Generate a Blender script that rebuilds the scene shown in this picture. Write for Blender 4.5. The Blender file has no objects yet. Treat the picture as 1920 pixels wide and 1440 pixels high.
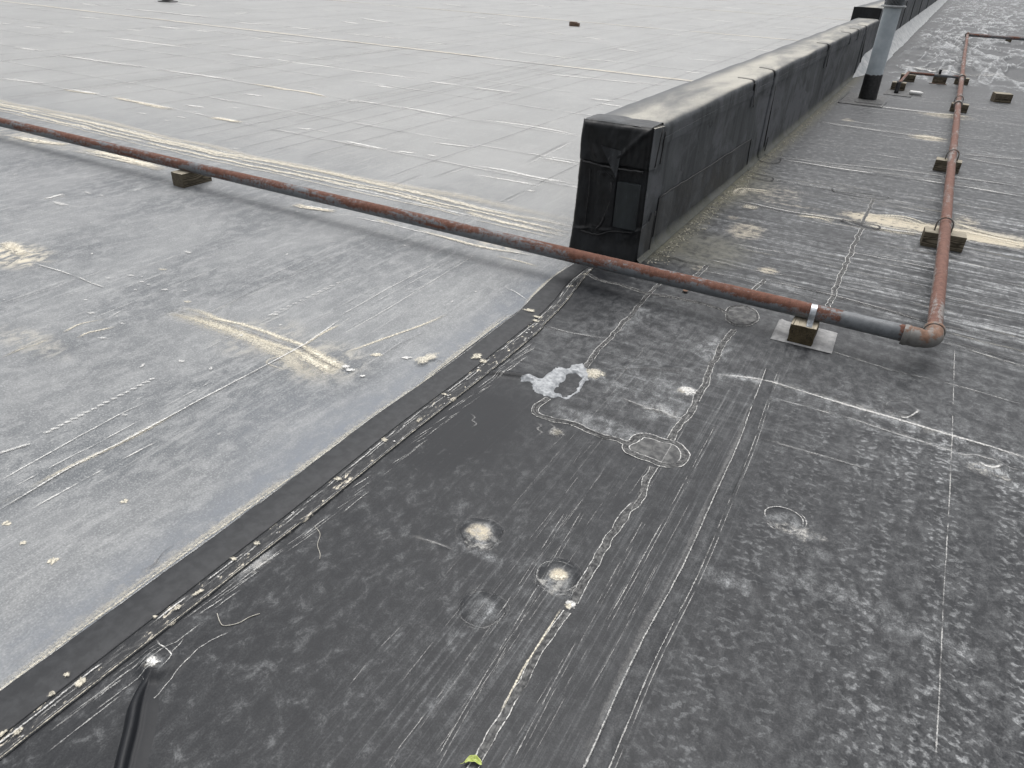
import bpy, bmesh, math, random
import numpy as np
from mathutils import Matrix, Vector

random.seed(7)
rng = np.random.default_rng(7)
sc = bpy.context.scene
COL = sc.collection

# ------------------------------------------------------------------ camera
PITCH, ROLL, YAW, FPX, CAMH = 0.5496903, 0.0449440, -0.4930173, 1316.3, 1.7
CX, CY = 960.0, 720.0
def cam_axes():
    cp, sp = math.cos(PITCH), math.sin(PITCH)
    f = np.array([math.sin(YAW)*cp, math.cos(YAW)*cp, -sp])
    r0 = np.array([math.cos(YAW), -math.sin(YAW), 0.0])
    u0 = np.cross(r0, f)
    r = r0*math.cos(ROLL) + u0*math.sin(ROLL)
    u = -r0*math.sin(ROLL) + u0*math.cos(ROLL)
    return r, u, f
AX_R, AX_U, AX_F = cam_axes()
cam_d = bpy.data.cameras.new('camera')
cam = bpy.data.objects.new('camera', cam_d)
COL.objects.link(cam)
cam_d.sensor_width = 36.0
cam_d.lens = FPX/1920.0*36.0
cam_d.clip_start, cam_d.clip_end = 0.02, 2000.0
m = Matrix.Identity(4)
for i in range(3):
    m[i][0], m[i][1], m[i][2] = AX_R[i], AX_U[i], -AX_F[i]
m[2][3] = CAMH
cam.matrix_world = m
sc.camera = cam

def G(x, y, z=0.0):
    """point of the level roof plane seen at this place of the photograph"""
    d = AX_R*(x-CX)/FPX - AX_U*(y-CY)/FPX + AX_F
    t = (z-CAMH)/d[2]
    return np.array([d[0]*t, d[1]*t])
def GL(pts, ox=0.0, oy=0.0, s=1.0):
    return np.array([G(ox+p[0]/s, oy+p[1]/s) for p in pts])

# ------------------------------------------------------------------ world, sun, exposure
SUN_EL, SUN_AZ = math.radians(68), math.radians(-22)      # azimuth from +Y towards +X
w = bpy.data.worlds.new('World'); sc.world = w; w.use_nodes = True
nt = w.node_tree; nt.nodes.clear()
sky = nt.nodes.new('ShaderNodeTexSky'); sky.sky_type = 'NISHITA'; sky.sun_disc = False
sky.sun_elevation = SUN_EL; sky.sun_rotation = SUN_AZ
sky.air_density = 1.0; sky.dust_density = 6.0; sky.ozone_density = 1.0
hs = nt.nodes.new('ShaderNodeHueSaturation'); hs.inputs['Saturation'].default_value = 0.16
bg = nt.nodes.new('ShaderNodeBackground'); bg.inputs['Strength'].default_value = 0.14
wo = nt.nodes.new('ShaderNodeOutputWorld')
nt.links.new(sky.outputs[0], hs.inputs['Color']); nt.links.new(hs.outputs[0], bg.inputs['Color'])
nt.links.new(bg.outputs[0], wo.inputs['Surface'])
sd = bpy.data.lights.new('sun', 'SUN'); sd.energy = 0.5; sd.angle = math.radians(95); sd.color = (1.0, 0.97, 0.93)
so = bpy.data.objects.new('sun', sd); COL.objects.link(so)
sdir = Vector((math.sin(SUN_AZ)*math.cos(SUN_EL), math.cos(SUN_AZ)*math.cos(SUN_EL), math.sin(SUN_EL)))
so.rotation_euler = sdir.to_track_quat('Z', 'Y').to_euler()
so.location = (0, 0, 20)
vs = sc.view_settings
vs.view_transform = 'Standard'; vs.look = 'None'; vs.exposure = 0.50; vs.gamma = 1.0
sc.cycles.transparent_max_bounces = 40
sc.cycles.max_bounces = 6

# ------------------------------------------------------------------ noise (numpy)
_perm = np.random.default_rng(3).permutation(4096)
_val = np.random.default_rng(4).random(4096)
def vnoise(x, y, seed=0):
    x = np.asarray(x, float)+seed*17.31; y = np.asarray(y, float)+seed*9.77
    xi, yi = np.floor(x).astype(int), np.floor(y).astype(int)
    fx, fy = x-xi, y-yi
    fx, fy = fx*fx*fx*(fx*(fx*6-15)+10), fy*fy*fy*(fy*(fy*6-15)+10)
    def h(a, b): return _val[_perm[(_perm[a & 4095]+b) & 4095]]
    return (h(xi, yi)*(1-fx)+h(xi+1, yi)*fx)*(1-fy)+(h(xi, yi+1)*(1-fx)+h(xi+1, yi+1)*fx)*fy
def fbm(x, y, seed=0, o=4):
    s, a, t = 0.0, 1.0, 0.0
    for k in range(o):
        s = s+a*vnoise(np.asarray(x)*2**k, np.asarray(y)*2**k, seed+k*3); t += a; a *= 0.5
    return s/t
def sstep(a, b, x):
    t = np.clip((np.asarray(x, float)-a)/(b-a), 0, 1); return t*t*(3-2*t)
def dist_poly(x, y, pts):
    d = np.full(np.shape(x), 1e9); tt = np.zeros(np.shape(x)); n = len(pts)-1
    for i in range(n):
        a, b = np.asarray(pts[i]), np.asarray(pts[i+1]); v = b-a; L = v@v+1e-12
        t = np.clip(((x-a[0])*v[0]+(y-a[1])*v[1])/L, 0, 1)
        q = np.hypot(x-a[0]-t*v[0], y-a[1]-t*v[1]); k = q < d
        d = np.where(k, q, d); tt = np.where(k, (i+t)/n, tt)
    return d, tt
def resample(pts, step, smooth=True):
    pts = np.asarray(pts, float)
    if smooth and len(pts) > 2:
        P = np.vstack([2*pts[0]-pts[1], pts, 2*pts[-1]-pts[-2]]); out = []
        for i in range(1, len(P)-2):
            for t in np.linspace(0, 1, 8, endpoint=False):
                p0, p1, p2, p3 = P[i-1], P[i], P[i+1], P[i+2]
                out.append(.5*((2*p1)+(-p0+p2)*t+(2*p0-5*p1+4*p2-p3)*t*t+(-p0+3*p1-3*p2+p3)*t**3))
        out.append(pts[-1]); pts = np.array(out)
    s = np.concatenate([[0], np.cumsum(np.hypot(*np.diff(pts, axis=0).T))])
    n = max(2, int(s[-1]/step)+1); q = np.linspace(0, s[-1], n)
    return np.stack([np.interp(q, s, pts[:, 0]), np.interp(q, s, pts[:, 1])], 1), q

# ------------------------------------------------------------------ node helpers
class NT:
    def __init__(self, name):
        self.m = bpy.data.materials.new(name); self.m.use_nodes = True
        self.t = self.m.node_tree; self.t.nodes.clear()
        self.out = self.t.nodes.new('ShaderNodeOutputMaterial')
    def n(self, kind, **kw):
        d = self.t.nodes.new(kind)
        for k, v in kw.items(): setattr(d, k, v)
        return d
    def set(self, sock, v):
        if isinstance(v, bpy.types.NodeSocket): self.t.links.new(v, sock)
        elif v is not None: sock.default_value = v
    def math(self, op, a, b=None, c=None, clamp=False):
        d = self.n('ShaderNodeMath', operation=op, use_clamp=clamp)
        self.set(d.inputs[0], a); self.set(d.inputs[1], b)
        if c is not None: self.set(d.inputs[2], c)
        return d.outputs[0]
    def mul(self, a, b): return self.math('MULTIPLY', a, b)
    def add(self, a, b): return self.math('ADD', a, b)
    def rng(self, v, a, b, c=0.0, d=1.0, smooth=True):
        q = self.n('ShaderNodeMapRange'); q.interpolation_type = 'SMOOTHSTEP' if smooth else 'LINEAR'
        self.set(q.inputs['Value'], v)
        for k, x in zip(('From Min', 'From Max', 'To Min', 'To Max'), (a, b, c, d)): self.set(q.inputs[k], x)
        return q.outputs['Result']
    def mix(self, f, a, b):
        q = self.n('ShaderNodeMix', data_type='RGBA')
        self.set(q.inputs[0], f)
        for s, v in ((q.inputs[6], a), (q.inputs[7], b)):
            self.set(s, v if isinstance(v, bpy.types.NodeSocket) else (*v, 1.0))
        return q.outputs[2]
    def pos(self): return self.n('ShaderNodeNewGeometry').outputs['Position']
    def nor(self): return self.n('ShaderNodeNewGeometry').outputs['Normal']
    def obj(self): return self.n('ShaderNodeTexCoord').outputs['Object']
    def sep(self, v):
        q = self.n('ShaderNodeSeparateXYZ'); self.set(q.inputs[0], v); return q.outputs
    def map(self, v, scale=(1, 1, 1), rot=(0, 0, 0), loc=(0, 0, 0)):
        q = self.n('ShaderNodeMapping'); self.set(q.inputs['Vector'], v)
        q.inputs['Scale'].default_value = scale; q.inputs['Rotation'].default_value = rot; q.inputs['Location'].default_value = loc
        return q.outputs[0]
    def noise(self, v, scale, detail=4.0, rough=0.55, dist=0.0, lac=2.0):
        q = self.n('ShaderNodeTexNoise'); self.set(q.inputs['Vector'], v)
        q.inputs['Scale'].default_value = scale; q.inputs['Detail'].default_value = detail
        q.inputs['Roughness'].default_value = rough; q.inputs['Distortion'].default_value = dist; q.inputs['Lacunarity'].default_value = lac
        return q.outputs['Fac']
    def vor(self, v, scale, feature='F1', rand=1.0):
        q = self.n('ShaderNodeTexVoronoi', feature=feature); self.set(q.inputs['Vector'], v)
        q.inputs['Scale'].default_value = scale; q.inputs['Randomness'].default_value = rand
        return q.outputs['Distance']
    def attr(self, name): return self.n('ShaderNodeAttribute', attribute_name=name)
    def bump(self, h, strength=0.3, dist=0.01, normal=None):
        q = self.n('ShaderNodeBump'); q.inputs['Strength'].default_value = strength; q.inputs['Distance'].default_value = dist
        self.set(q.inputs['Height'], h)
        if normal is not None: self.set(q.inputs['Normal'], normal)
        return q.outputs[0]
    def bsdf(self, col, rough=0.6, metal=0.0, spec=0.5, normal=None, alpha=None):
        q = self.n('ShaderNodeBsdfPrincipled')
        self.set(q.inputs['Base Color'], col if isinstance(col, bpy.types.NodeSocket) else (*col, 1.0))
        self.set(q.inputs['Roughness'], rough); self.set(q.inputs['Metallic'], metal); q.inputs['Specular IOR Level'].default_value = spec
        if normal is not None: self.set(q.inputs['Normal'], normal)
        if alpha is not None: self.set(q.inputs['Alpha'], alpha)
        self.t.links.new(q.outputs[0], self.out.inputs['Surface'])
        return self.m

# ------------------------------------------------------------------ object helpers
def tag(o, label=None, cat=None, group=None, kind=None):
    if label: o['label'] = label
    if cat: o['category'] = cat
    if group: o['group'] = group
    if kind: o['kind'] = kind
    return o
def empty(name, loc, rz=0.0):
    o = bpy.data.objects.new(name, None); COL.objects.link(o)
    o.location = loc; o.rotation_euler = (0, 0, rz); o.empty_display_size = 0.1
    return o
def link(name, me, mat=None, parent=None):
    o = bpy.data.objects.new(name, me); COL.objects.link(o)
    if mat is not None: me.materials.append(mat)
    if parent is not None: o.parent = parent
    return o
def pydata(name, v, f, mat, parent=None, smooth=True):
    me = bpy.data.meshes.new(name); me.from_pydata([tuple(map(float, p)) for p in v], [], f)
    me.polygons.foreach_set('use_smooth', [smooth]*len(me.polygons)); me.update()
    return link(name, me, mat, parent)
def from_bm(name, bm, mat, parent=None, smooth=False, angle=None):
    me = bpy.data.meshes.new(name); bm.normal_update(); bm.to_mesh(me); bm.free()
    me.polygons.foreach_set('use_smooth', [smooth]*len(me.polygons)); me.update()
    if angle is not None: me.set_sharp_from_angle(angle=angle)
    return link(name, me, mat, parent)
def box_bm(x0, x1, y0, y1, z0, z1, bev=0.0, seg=2):
    bm = bmesh.new()
    bmesh.ops.create_cube(bm, size=1.0)
    for v in bm.verts:
        v.co = Vector(((x0+x1)/2+v.co.x*(x1-x0), (y0+y1)/2+v.co.y*(y1-y0), (z0+z1)/2+v.co.z*(z1-z0)))
    if bev > 0:
        bmesh.ops.bevel(bm, geom=bm.edges[:], offset=bev, segments=seg, affect='EDGES', profile=0.6)
    return bm
def grid_mesh(name, X, Y, Z, mat, parent=None, keep=None, attrs=None):
    """quad grid from 2-D arrays (rows along axis 0)"""
    ny, nx = X.shape
    co = np.stack([X, Y, Z], -1).reshape(-1, 3).astype(np.float32)
    idx = np.arange(ny*nx).reshape(ny, nx)
    q = np.stack([idx[:-1, :-1], idx[:-1, 1:], idx[1:, 1:], idx[1:, :-1]], -1).reshape(-1, 4)
    if keep is not None:
        q = q[keep.reshape(-1)]
        used = np.unique(q); re = np.full(ny*nx, -1); re[used] = np.arange(len(used)); q = re[q]; co = co[used]
    me = bpy.data.meshes.new(name)
    me.vertices.add(len(co)); me.vertices.foreach_set('co', co.ravel())
    me.loops.add(q.size); me.loops.foreach_set('vertex_index', q.ravel().astype(np.int32))
    me.polygons.add(len(q)); me.polygons.foreach_set('loop_start', np.arange(0, q.size, 4, dtype=np.int32))
    me.update(calc_edges=True); me.validate()
    me.polygons.foreach_set('use_smooth', np.ones(len(q), bool))
    if attrs:
        for k, a in attrs.items():
            at = me.attributes.new(k, 'FLOAT', 'POINT'); a = np.broadcast_to(a, X.shape).reshape(-1).astype(np.float32)
            if keep is not None: a = a[used]
            at.data.foreach_set('value', a)
    me.update()
    return link(name, me, mat, parent)
def tube(pts, r, seg=12, cap=True, radii=None):
    """verts, faces of a tube along a 3-D polyline"""
    pts = [Vector(p) for p in pts]; V, F = [], []
    up = None
    for i, p in enumerate(pts):
        t = (pts[min(i+1, len(pts)-1)]-pts[max(i-1, 0)]).normalized()
        if up is None:
            up = Vector((0, 0, 1)) if abs(t.z) < .9 else Vector((1, 0, 0))
        a = t.cross(up).normalized(); up = a.cross(t).normalized()
        rr = radii[i] if radii is not None else r
        for k in range(seg):
            an = 2*math.pi*k/seg; V.append(p+(a*math.cos(an)+up*math.sin(an))*rr)
    for i in range(len(pts)-1):
        for k in range(seg):
            F.append((i*seg+k, i*seg+(k+1) % seg, (i+1)*seg+(k+1) % seg, (i+1)*seg+k))
    if cap:
        F.append(tuple(range(seg-1, -1, -1))); F.append(tuple((len(pts)-1)*seg+k for k in range(seg)))
    return V, F
def lathe(prof, seg=32, axis='z', org=(0, 0, 0)):
    V, F = [], []
    for (r, z) in prof:
        for k in range(seg):
            a = 2*math.pi*k/seg; c, s = r*math.cos(a), r*math.sin(a)
            p = {'z': (c, s, z), 'x': (z, c, s), 'y': (s, z, c)}[axis]
            V.append((p[0]+org[0], p[1]+org[1], p[2]+org[2]))
    n = len(prof)
    for i in range(n-1):
        for k in range(seg):
            F.append((i*seg+k, i*seg+(k+1) % seg, (i+1)*seg+(k+1) % seg, (i+1)*seg+k))
    F.append(tuple(range(seg-1, -1, -1))); F.append(tuple((n-1)*seg+k for k in range(seg)))
    return V, F

# ------------------------------------------------------------------ materials
def mat_dark_roof():
    N = NT('aged_black_membrane'); p = N.pos()
    a = lambda k: N.attr(k).outputs['Fac']
    n1 = N.noise(N.map(p, (1, .7, 1), (0, 0, .35)), 20, 5, .74, .4)
    speck = N.noise(p, 210, 2, .6)
    nA = N.noise(N.map(p, (75, 1.3, 1)), 1.0, 5, .72)
    nB = N.noise(N.map(p, (1.5, 19, 1), rot=(0, 0, .03)), 1.0, 7, .70, .6)
    cres = N.noise(N.map(p, (40, 50, 1), rot=(0, 0, -.32)), 1.0, 1, .5, .35)
    rows = N.rng(N.noise(N.map(p, (12, .5, 1), rot=(0, 0, .05)), 1.0, 1, .5), .38, .60, .22, 1)
    gr = N.add(N.rng(speck, .33, .70, .40, 1.6, False), N.rng(n1, .40, .62, -.35, .35, False))
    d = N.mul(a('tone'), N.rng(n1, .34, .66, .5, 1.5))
    d = N.add(d, N.mul(a('blotch'), N.mul(N.rng(n1, .52, .76), .17)))
    d = N.add(d, N.mul(a('streak_a'), N.mul(N.rng(nA, .48, .72), .17)))
    d = N.add(d, N.mul(a('streak_b'), N.add(N.mul(N.rng(nB, .44, .68), .55), -.06)))
    d = N.add(d, N.mul(a('crescent'), N.add(N.mul(N.mul(N.rng(cres, .50, .66), rows), .46), N.mul(N.rng(n1, .36, .70), .06))))
    d = N.add(d, N.mul(a('wrinkle'), N.rng(n1, .30, .62, .40, .95)))
    d = N.add(d, N.mul(a('dust'), N.rng(n1, .34, .68, .25, 1.0)))
    d = N.math('MULTIPLY', d, gr, clamp=True)
    cn = N.add(N.mul(nB, .5), N.mul(n1, .5))
    cr = N.math('MULTIPLY', a('cream'), N.rng(N.add(cn, N.mul(N.add(a('cream'), -.5), .12)), .43, .57), clamp=True)
    ol = N.math('MULTIPLY', a('olive'), N.rng(n1, .36, .58, .3, 1), clamp=True)
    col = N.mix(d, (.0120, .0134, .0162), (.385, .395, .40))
    col = N.mix(ol, col, (.165, .160, .118))
    col = N.mix(N.mul(cr, N.rng(speck, .3, .65, .5, 1.1)), col, (.56, .50, .385))
    nrm = N.bump(N.add(N.mul(cres, N.add(a('crescent'), .22)), N.mul(speck, .05)), .38, .008)
    return N.bsdf(col, N.rng(d, 0, .5, .46, .88), 0, .24, nrm)

def mat_grey_roof():
    N = NT('aged_grey_membrane'); p = N.pos()
    a = lambda k: N.attr(k).outputs['Fac']
    speck = N.noise(p, 150, 3, .65)
    mac = N.noise(N.map(p, (1, .5, 1)), 1.2, 3, .6, .4)
    n1 = N.noise(N.map(p, (1, .6, 1), (0, 0, .2)), 13, 5, .74, .4)
    stA = N.noise(N.map(p, (22, 2.2, 1), rot=(0, 0, .05)), 1.0, 7, .76, .4)
    stB = N.noise(N.map(p, (1.6, 4.5, 1), rot=(0, 0, -.02)), 1.0, 7, .70, .4)
    col = N.mix(N.rng(mac, .38, .62), (.104, .113, .122), (.184, .192, .198))
    col = N.mix(N.mul(N.rng(n1, .42, .66), N.rng(a('streak_b'), 0, 1, .72, .5)), col, (.28, .287, .29))
    col = N.mix(N.mul(N.rng(stA, .48, .70), N.mul(a('streak'), .42)), col, (.40, .405, .402))
    col = N.mix(N.mul(N.rng(stB, .46, .72), N.mul(a('streak_b'), .26)), col, (.42, .42, .41))
    col = N.mix(N.mul(a('streak_b'), .55), col, (.335, .333, .322))  # far part paler: grazing sky sheen painted into the base colour
    col = N.mix(N.rng(speck, .5, .72, 0, .55), col, (.42, .425, .42))
    col = N.mix(N.rng(speck, .5, .30, 0, .35), col, (.07, .075, .08))
    col = N.mix(N.math('MULTIPLY', a('cream'), N.rng(n1, .42, .60), clamp=True), col, (.60, .545, .43))
    col = N.mix(N.mul(a('clean'), N.rng(n1, .3, .65, .85, .35)), col, (.155, .172, .198))
    nrm = N.bump(speck, .12, .003)
    return N.bsdf(col, N.rng(n1, .3, .7, .48, .66), 0, .42, nrm)

def mat_stain(name, col, col2, gain=1.3, nz=4.5, sc1=60, spec=.5):
    """thin deposit: opacity falls off towards the edges and breaks up with noise"""
    N = NT(name); p = N.pos()
    v = N.attr('edge').outputs['Fac']; op = N.attr('op').outputs['Fac']
    n = N.noise(p, sc1, 4, .76)
    al = N.add(N.add(N.mul(v, gain), -.30), N.mul(N.add(n, -.5), nz))
    al = N.mul(N.math('MULTIPLY', al, N.rng(v, 0, .5), clamp=True), op)
    c = N.mix(N.rng(n, .42, .62), col, col2)
    return N.bsdf(c, .62, 0, spec, None, al)

def mat_lap():
    N = NT('flecked_lap_strip'); p = N.pos()
    n1 = N.noise(N.map(p, (1.5, .55, 1)), 42, 6, .7, .6)
    n2 = N.noise(p, 9, 3, .6)
    c = N.mix(N.rng(n1, .45, .66), (.022, .0235, .026), (.066, .067, .068))
    f = N.rng(N.add(n1, N.mul(N.add(n2, -.5), .45)), .625, .67)
    c = N.mix(f, c, (.60, .55, .45))
    return N.bsdf(c, .7, 0, .4, N.bump(n1, .3, .003))

def mat_black(name, lo=(.005, .0055, .006), hi=(.019, .021, .0235), rough=.46, wet=.32, sca=.16):
    N = NT(name); p = N.pos()
    st = N.rng(N.noise(N.map(p, (9, 5, 1.2)), 1.0, 6, .66, .4), .38, .74)
    bl = N.rng(N.noise(p, 5, 5, .6, .6), .42, .66)
    fi = N.noise(p, 120, 4, .6)
    sc_ = N.rng(N.noise(N.map(p, (26, 14, 7), rot=(.5, .2, 0)), 1.0, 5, .7, .8), .60, .80)
    c = N.mix(N.mul(N.add(N.mul(st, .55), N.mul(bl, .5)), 1.0), lo, hi)
    c = N.mix(N.mul(sc_, sca), c, (.25, .255, .26))
    nrm = N.bump(N.add(N.noise(p, 22, 4, .6), N.mul(fi, .12)), .3, .006)
    return N.bsdf(c, N.rng(bl, 0, 1, rough, rough+.22), 0, wet, nrm)

def mat_wall_side():
    N = NT('weathered_wall_membrane'); p = N.pos(); X, Y, Z = N.sep(p); nz = N.sep(N.nor())[2]
    run = N.noise(N.map(p, (6, 7, .9)), 1.0, 6, .66, .5)
    big = N.rng(N.noise(N.map(p, (1, 1.1, 1.6)), 1.7, 4, .6, .6), .44, .60)
    fi = N.noise(p, 110, 4, .6)
    c = N.mix(N.rng(run, .35, .72), (.046, .050, .054), (.090, .097, .102))
    c = N.mix(N.mul(big, .8), c, (.112, .117, .128))
    c = N.mix(N.mul(N.rng(fi, .5, .8), .2), c, (.22, .22, .22))
    sc2 = N.noise(N.map(p, (30, 11, 9), rot=(.6, 0, 0)), 1.0, 4, .7, .9)
    c = N.mix(N.mul(N.rng(sc2, .60, .72), N.mul(big, .5)), c, (.24, .245, .25))
    c = N.mix(N.mul(N.rng(sc2, .44, .30), .6), c, (.018, .020, .022))
    top = N.mul(N.rng(nz, .55, .95), N.rng(Z, .795, .815))
    ft = N.mul(N.rng(N.add(Z, N.mul(N.add(run, -.5), .12)), .02, .10, 1, 0), N.rng(fi, .4, .6, .4, 1))
    c = N.mix(N.mul(ft, .7), c, (.13, .13, .10))
    dn = N.mul(N.rng(N.noise(N.map(p, (1, .3, 1)), 3.0, 4, .6, .3), .30, .66, .10, .7), N.rng(X, -1.80, -1.62))
    tx = N.rng(X, -1.50, -1.62)
    c = N.mix(N.mul(top, .75), c, (.145, .151, .155))
    c = N.mix(N.mul(N.mul(top, dn), N.rng(fi, .3, .6, .6, 1)), c, (.58, .55, .475))
    nrm = N.bump(N.add(N.noise(p, 9, 5, .6), N.mul(fi, .1)), .35, .008)
    return N.bsdf(c, .80, 0, .25, nrm)

def mat_rust(name, rust=(.155, .068, .046), grey=(.15, .16, .17), bias=0.0, axis='x', bare=None):
    N = NT(name); p = N.pos(); nz = N.sep(N.nor())[2]
    s = (2.2, 14, 14) if axis == 'x' else (14, 2.2, 14)
    big = N.noise(N.map(p, s), 1.0, 5, .6, .5)
    fi = N.noise(p, 120, 5, .7)
    md = N.noise(p, 36, 5, .65)
    f = N.add(N.add(N.mul(nz, .17), N.mul(big, 1.25)), N.add(N.mul(N.add(fi, -.5), .55), bias))
    f = N.add(f, N.mul(N.add(md, -.5), .55))
    f = N.add(f, N.mul(bare(N), -.6)) if bare else f
    fr = N.rng(f, .60, .78)
    rc = N.mix(N.rng(md, .35, .7), rust, tuple(x*.62 for x in rust))
    rc = N.mix(N.mul(N.rng(fi, .55, .75), .55), rc, (.36, .22, .15))
    gc = N.mix(N.rng(md, .35, .7), grey, tuple(x*.72 for x in grey))
    gc = N.mix(N.mul(N.rng(fi, .58, .72), .5), gc, (.05, .045, .04))
    c = N.mix(fr, gc, rc)
    nrm = N.bump(N.add(N.mul(fi, .5), N.mul(fr, .4)), .35, .003)
    return N.bsdf(c, N.rng(fr, 0, 1, .48, .85), 0, .4, nrm)

def mat_wood(name, lo=(.055, .045, .032), hi=(.20, .165, .115), top=(.42, .37, .29)):
    N = NT(name); o = N.obj(); nz = N.sep(N.nor())[2]
    X, Y, Z = N.sep(o)
    nn = N.noise(N.map(o, (9, 2, 9)), 1.0, 3, .5)
    r = N.math('SQRT', N.add(N.math('POWER', N.add(X, .004), 2.0), N.math('POWER', N.add(Z, -.045), 2.0)))
    ring = N.math('SINE', N.mul(N.add(r, N.mul(nn, .012)), 1300.0))
    gr = N.noise(N.map(o, (90, 5, 90)), 1.0, 5, .65, .3)
    f = N.add(N.mul(N.add(N.mul(ring, .5), .5), .45), N.mul(gr, .55))
    c = N.mix(N.rng(f, .25, .8), lo, hi)
    c = N.mix(N.rng(N.noise(o, 16, 4, .6), .45, .72, 0, .55), c, tuple(x*.55 for x in lo))
    ck = N.rng(N.noise(N.map(o, (120, 2.2, 120), loc=(1, 3, 2)), 1.0, 3, .5), .60, .66)
    tp = N.rng(nz, .6, .95)
    c = N.mix(N.mul(tp, N.rng(gr, .3, .65, .55, 1)), c, top)
    c = N.mix(N.mul(ck, .8), c, (.02, .017, .013))
    nrm = N.bump(N.add(N.mul(f, .6), N.mul(ck, -.8)), .5, .003)
    return N.bsdf(c, .9, 0, .2, nrm)

def mat_plain(name, c1, c2, rough=.6, metal=0.0, sc1=40, spec=.5, bump=.2):
    N = NT(name); p = N.pos()
    n = N.noise(p, sc1, 5, .6, .3)
    return N.bsdf(N.mix(N.rng(n, .35, .68), c1, c2), rough, metal, spec, N.bump(n, bump, .004))

M = dict(
    dark=mat_dark_roof(), grey=mat_grey_roof(),
    chalk=mat_stain('chalk_deposit', (.56, .56, .545), (.76, .75, .72), 1.35, 3.4, 105), slate=mat_black('slate_patch_membrane', (.014, .017, .018), (.040, .047, .050), .5, .35, .2), lap=mat_lap(), seam=mat_plain('dusty_seam_strip', (.024, .026, .030), (.050, .053, .058), .65, 0, 18, .35),
    chalk_far=mat_stain('chalk_deposit_coarse', (.62, .62, .60), (.80, .79, .76), 1.6, 3.0, 40), cream_far=mat_stain('cream_sediment_coarse', (.58, .53, .43), (.74, .69, .57), 1.5, 3.4, 45),
    cream=mat_stain('cream_sediment', (.54, .50, .40), (.72, .67, .55), 1.25, 3.4, 110),
    gap=mat_stain('dark_seam_and_shade', (.012, .012, .013), (.03, .03, .032), 1.8, 2.4, 50, .3),  # dark seams, and the shade painted along membrane folds
    haze=mat_stain('fine_dust_film', (.36, .36, .35), (.50, .49, .46), .8, 3.5, 30),
    strip=mat_plain('clean_black_membrane_strip', (.017, .0185, .021), (.032, .034, .037), .6, 0, 26, .4),
    bead=mat_plain('dark_lap_sealant', (.036, .037, .039), (.15, .15, .147), .75, 0, 60, .3, .5),
    patch=mat_plain('patch_membrane', (.045, .046, .048), (.14, .14, .137), .7, 0, 26, .35, .3),
    silver=mat_plain('silver_sealant', (.22, .232, .245), (.42, .435, .45), .45, 0, 40, .4, .6),
    wall=mat_wall_side(), black=mat_black('black_wrap_membrane'),
    blk2=mat_black('black_patch_membrane', (.016, .0175, .020), (.095, .102, .108), .5, .35, .5),
    rustx=mat_rust('rusted_pipe_along_x', bare=lambda N: N.mul(N.rng(N.sep(N.pos())[0], -.10, -.05), N.rng(N.sep(N.pos())[0], .17, .20, 1, 0))), rusty=mat_rust('rusted_pipe_along_y', (.175, .088, .067), (.215, .20, .19), .03, 'y'),
    fit=mat_rust('rusted_fitting', (.22, .13, .09), (.175, .17, .16), -.05, 'y'),
    wood=mat_wood('weathered_timber', (.030, .024, .014), (.135, .108, .066), (.46, .41, .32)), wood2=mat_wood('dark_weathered_timber', (.055, .047, .034), (.20, .17, .125), (.34, .31, .25)),
    zinc=mat_plain('galvanised_strap', (.34, .36, .38), (.52, .54, .56), .35, .8, 60),
    pad=mat_plain('pale_grey_pad', (.21, .21, .212), (.31, .31, .308), .6, 0, 30),
    vent=mat_plain('pale_blue_grey_paint', (.36, .405, .435), (.44, .485, .51), .5, 0, 8, .4, .1),
    tar=mat_plain('black_mastic', (.010, .010, .011), (.03, .03, .031), .45, 0, 30, .5, .5),
    cant=mat_plain('pale_cant_membrane', (.30, .315, .325), (.48, .485, .48), .6, 0, 7, .4, .4),
    stone=mat_plain('pale_grit', (.35, .33, .27), (.62, .59, .50), .9, 0, 30),
    leaf=mat_plain('yellow_green_leaf', (.30, .38, .07), (.52, .56, .22), .55, 0, 150),
    twig=mat_plain('bleached_twig', (.36, .34, .30), (.50, .48, .43), .9, 0, 80),
    brick=mat_plain('brown_scrap', (.10, .065, .045), (.20, .14, .10), .9, 0, 30),
    white=mat_plain('white_plastic', (.62, .62, .60), (.74, .74, .72), .4, 0, 30),
)

# ------------------------------------------------------------------ roof relief
PLATES = [(-.92, 1.535, .068, .012), (-.605, 1.50, .066, .013), (-.745, 1.255, .064, .007), (-.03, 2.175, .062, .009), (.285, 3.22, .07, .014),
          (.62, 2.95, .08, .016), (-1.40, .64, .06, .014), (-.585, 2.83, .055, .008), (-1.03, 2.755, .06, .006)]
FOLDS = [  # polyline, half width, height
    (GL([(915, 699), (960, 703), (1000, 709)]), .022, .016),
    (GL([(1140, 692), (1180, 686), (1240, 690), (1290, 694), (1340, 684)]), .022, .008),
    (GL([(1340, 706), (1440, 722), (1600, 768), (1760, 815), (1980, 880)]), .030, .007),
    (GL([(1290, 500), (1450, 527), (1600, 565), (1800, 615), (1990, 668)]), .03, .006),
    (GL([(640, 968), (760, 1005), (850, 1040)]), .025, .004),
    (GL([(1385, 1085), (1500, 1125), (1640, 1175), (1800, 1240)]), .03, .004),
]
BJ = [4.42, 6.03, 7.35, 9.2, 11.2]
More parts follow.
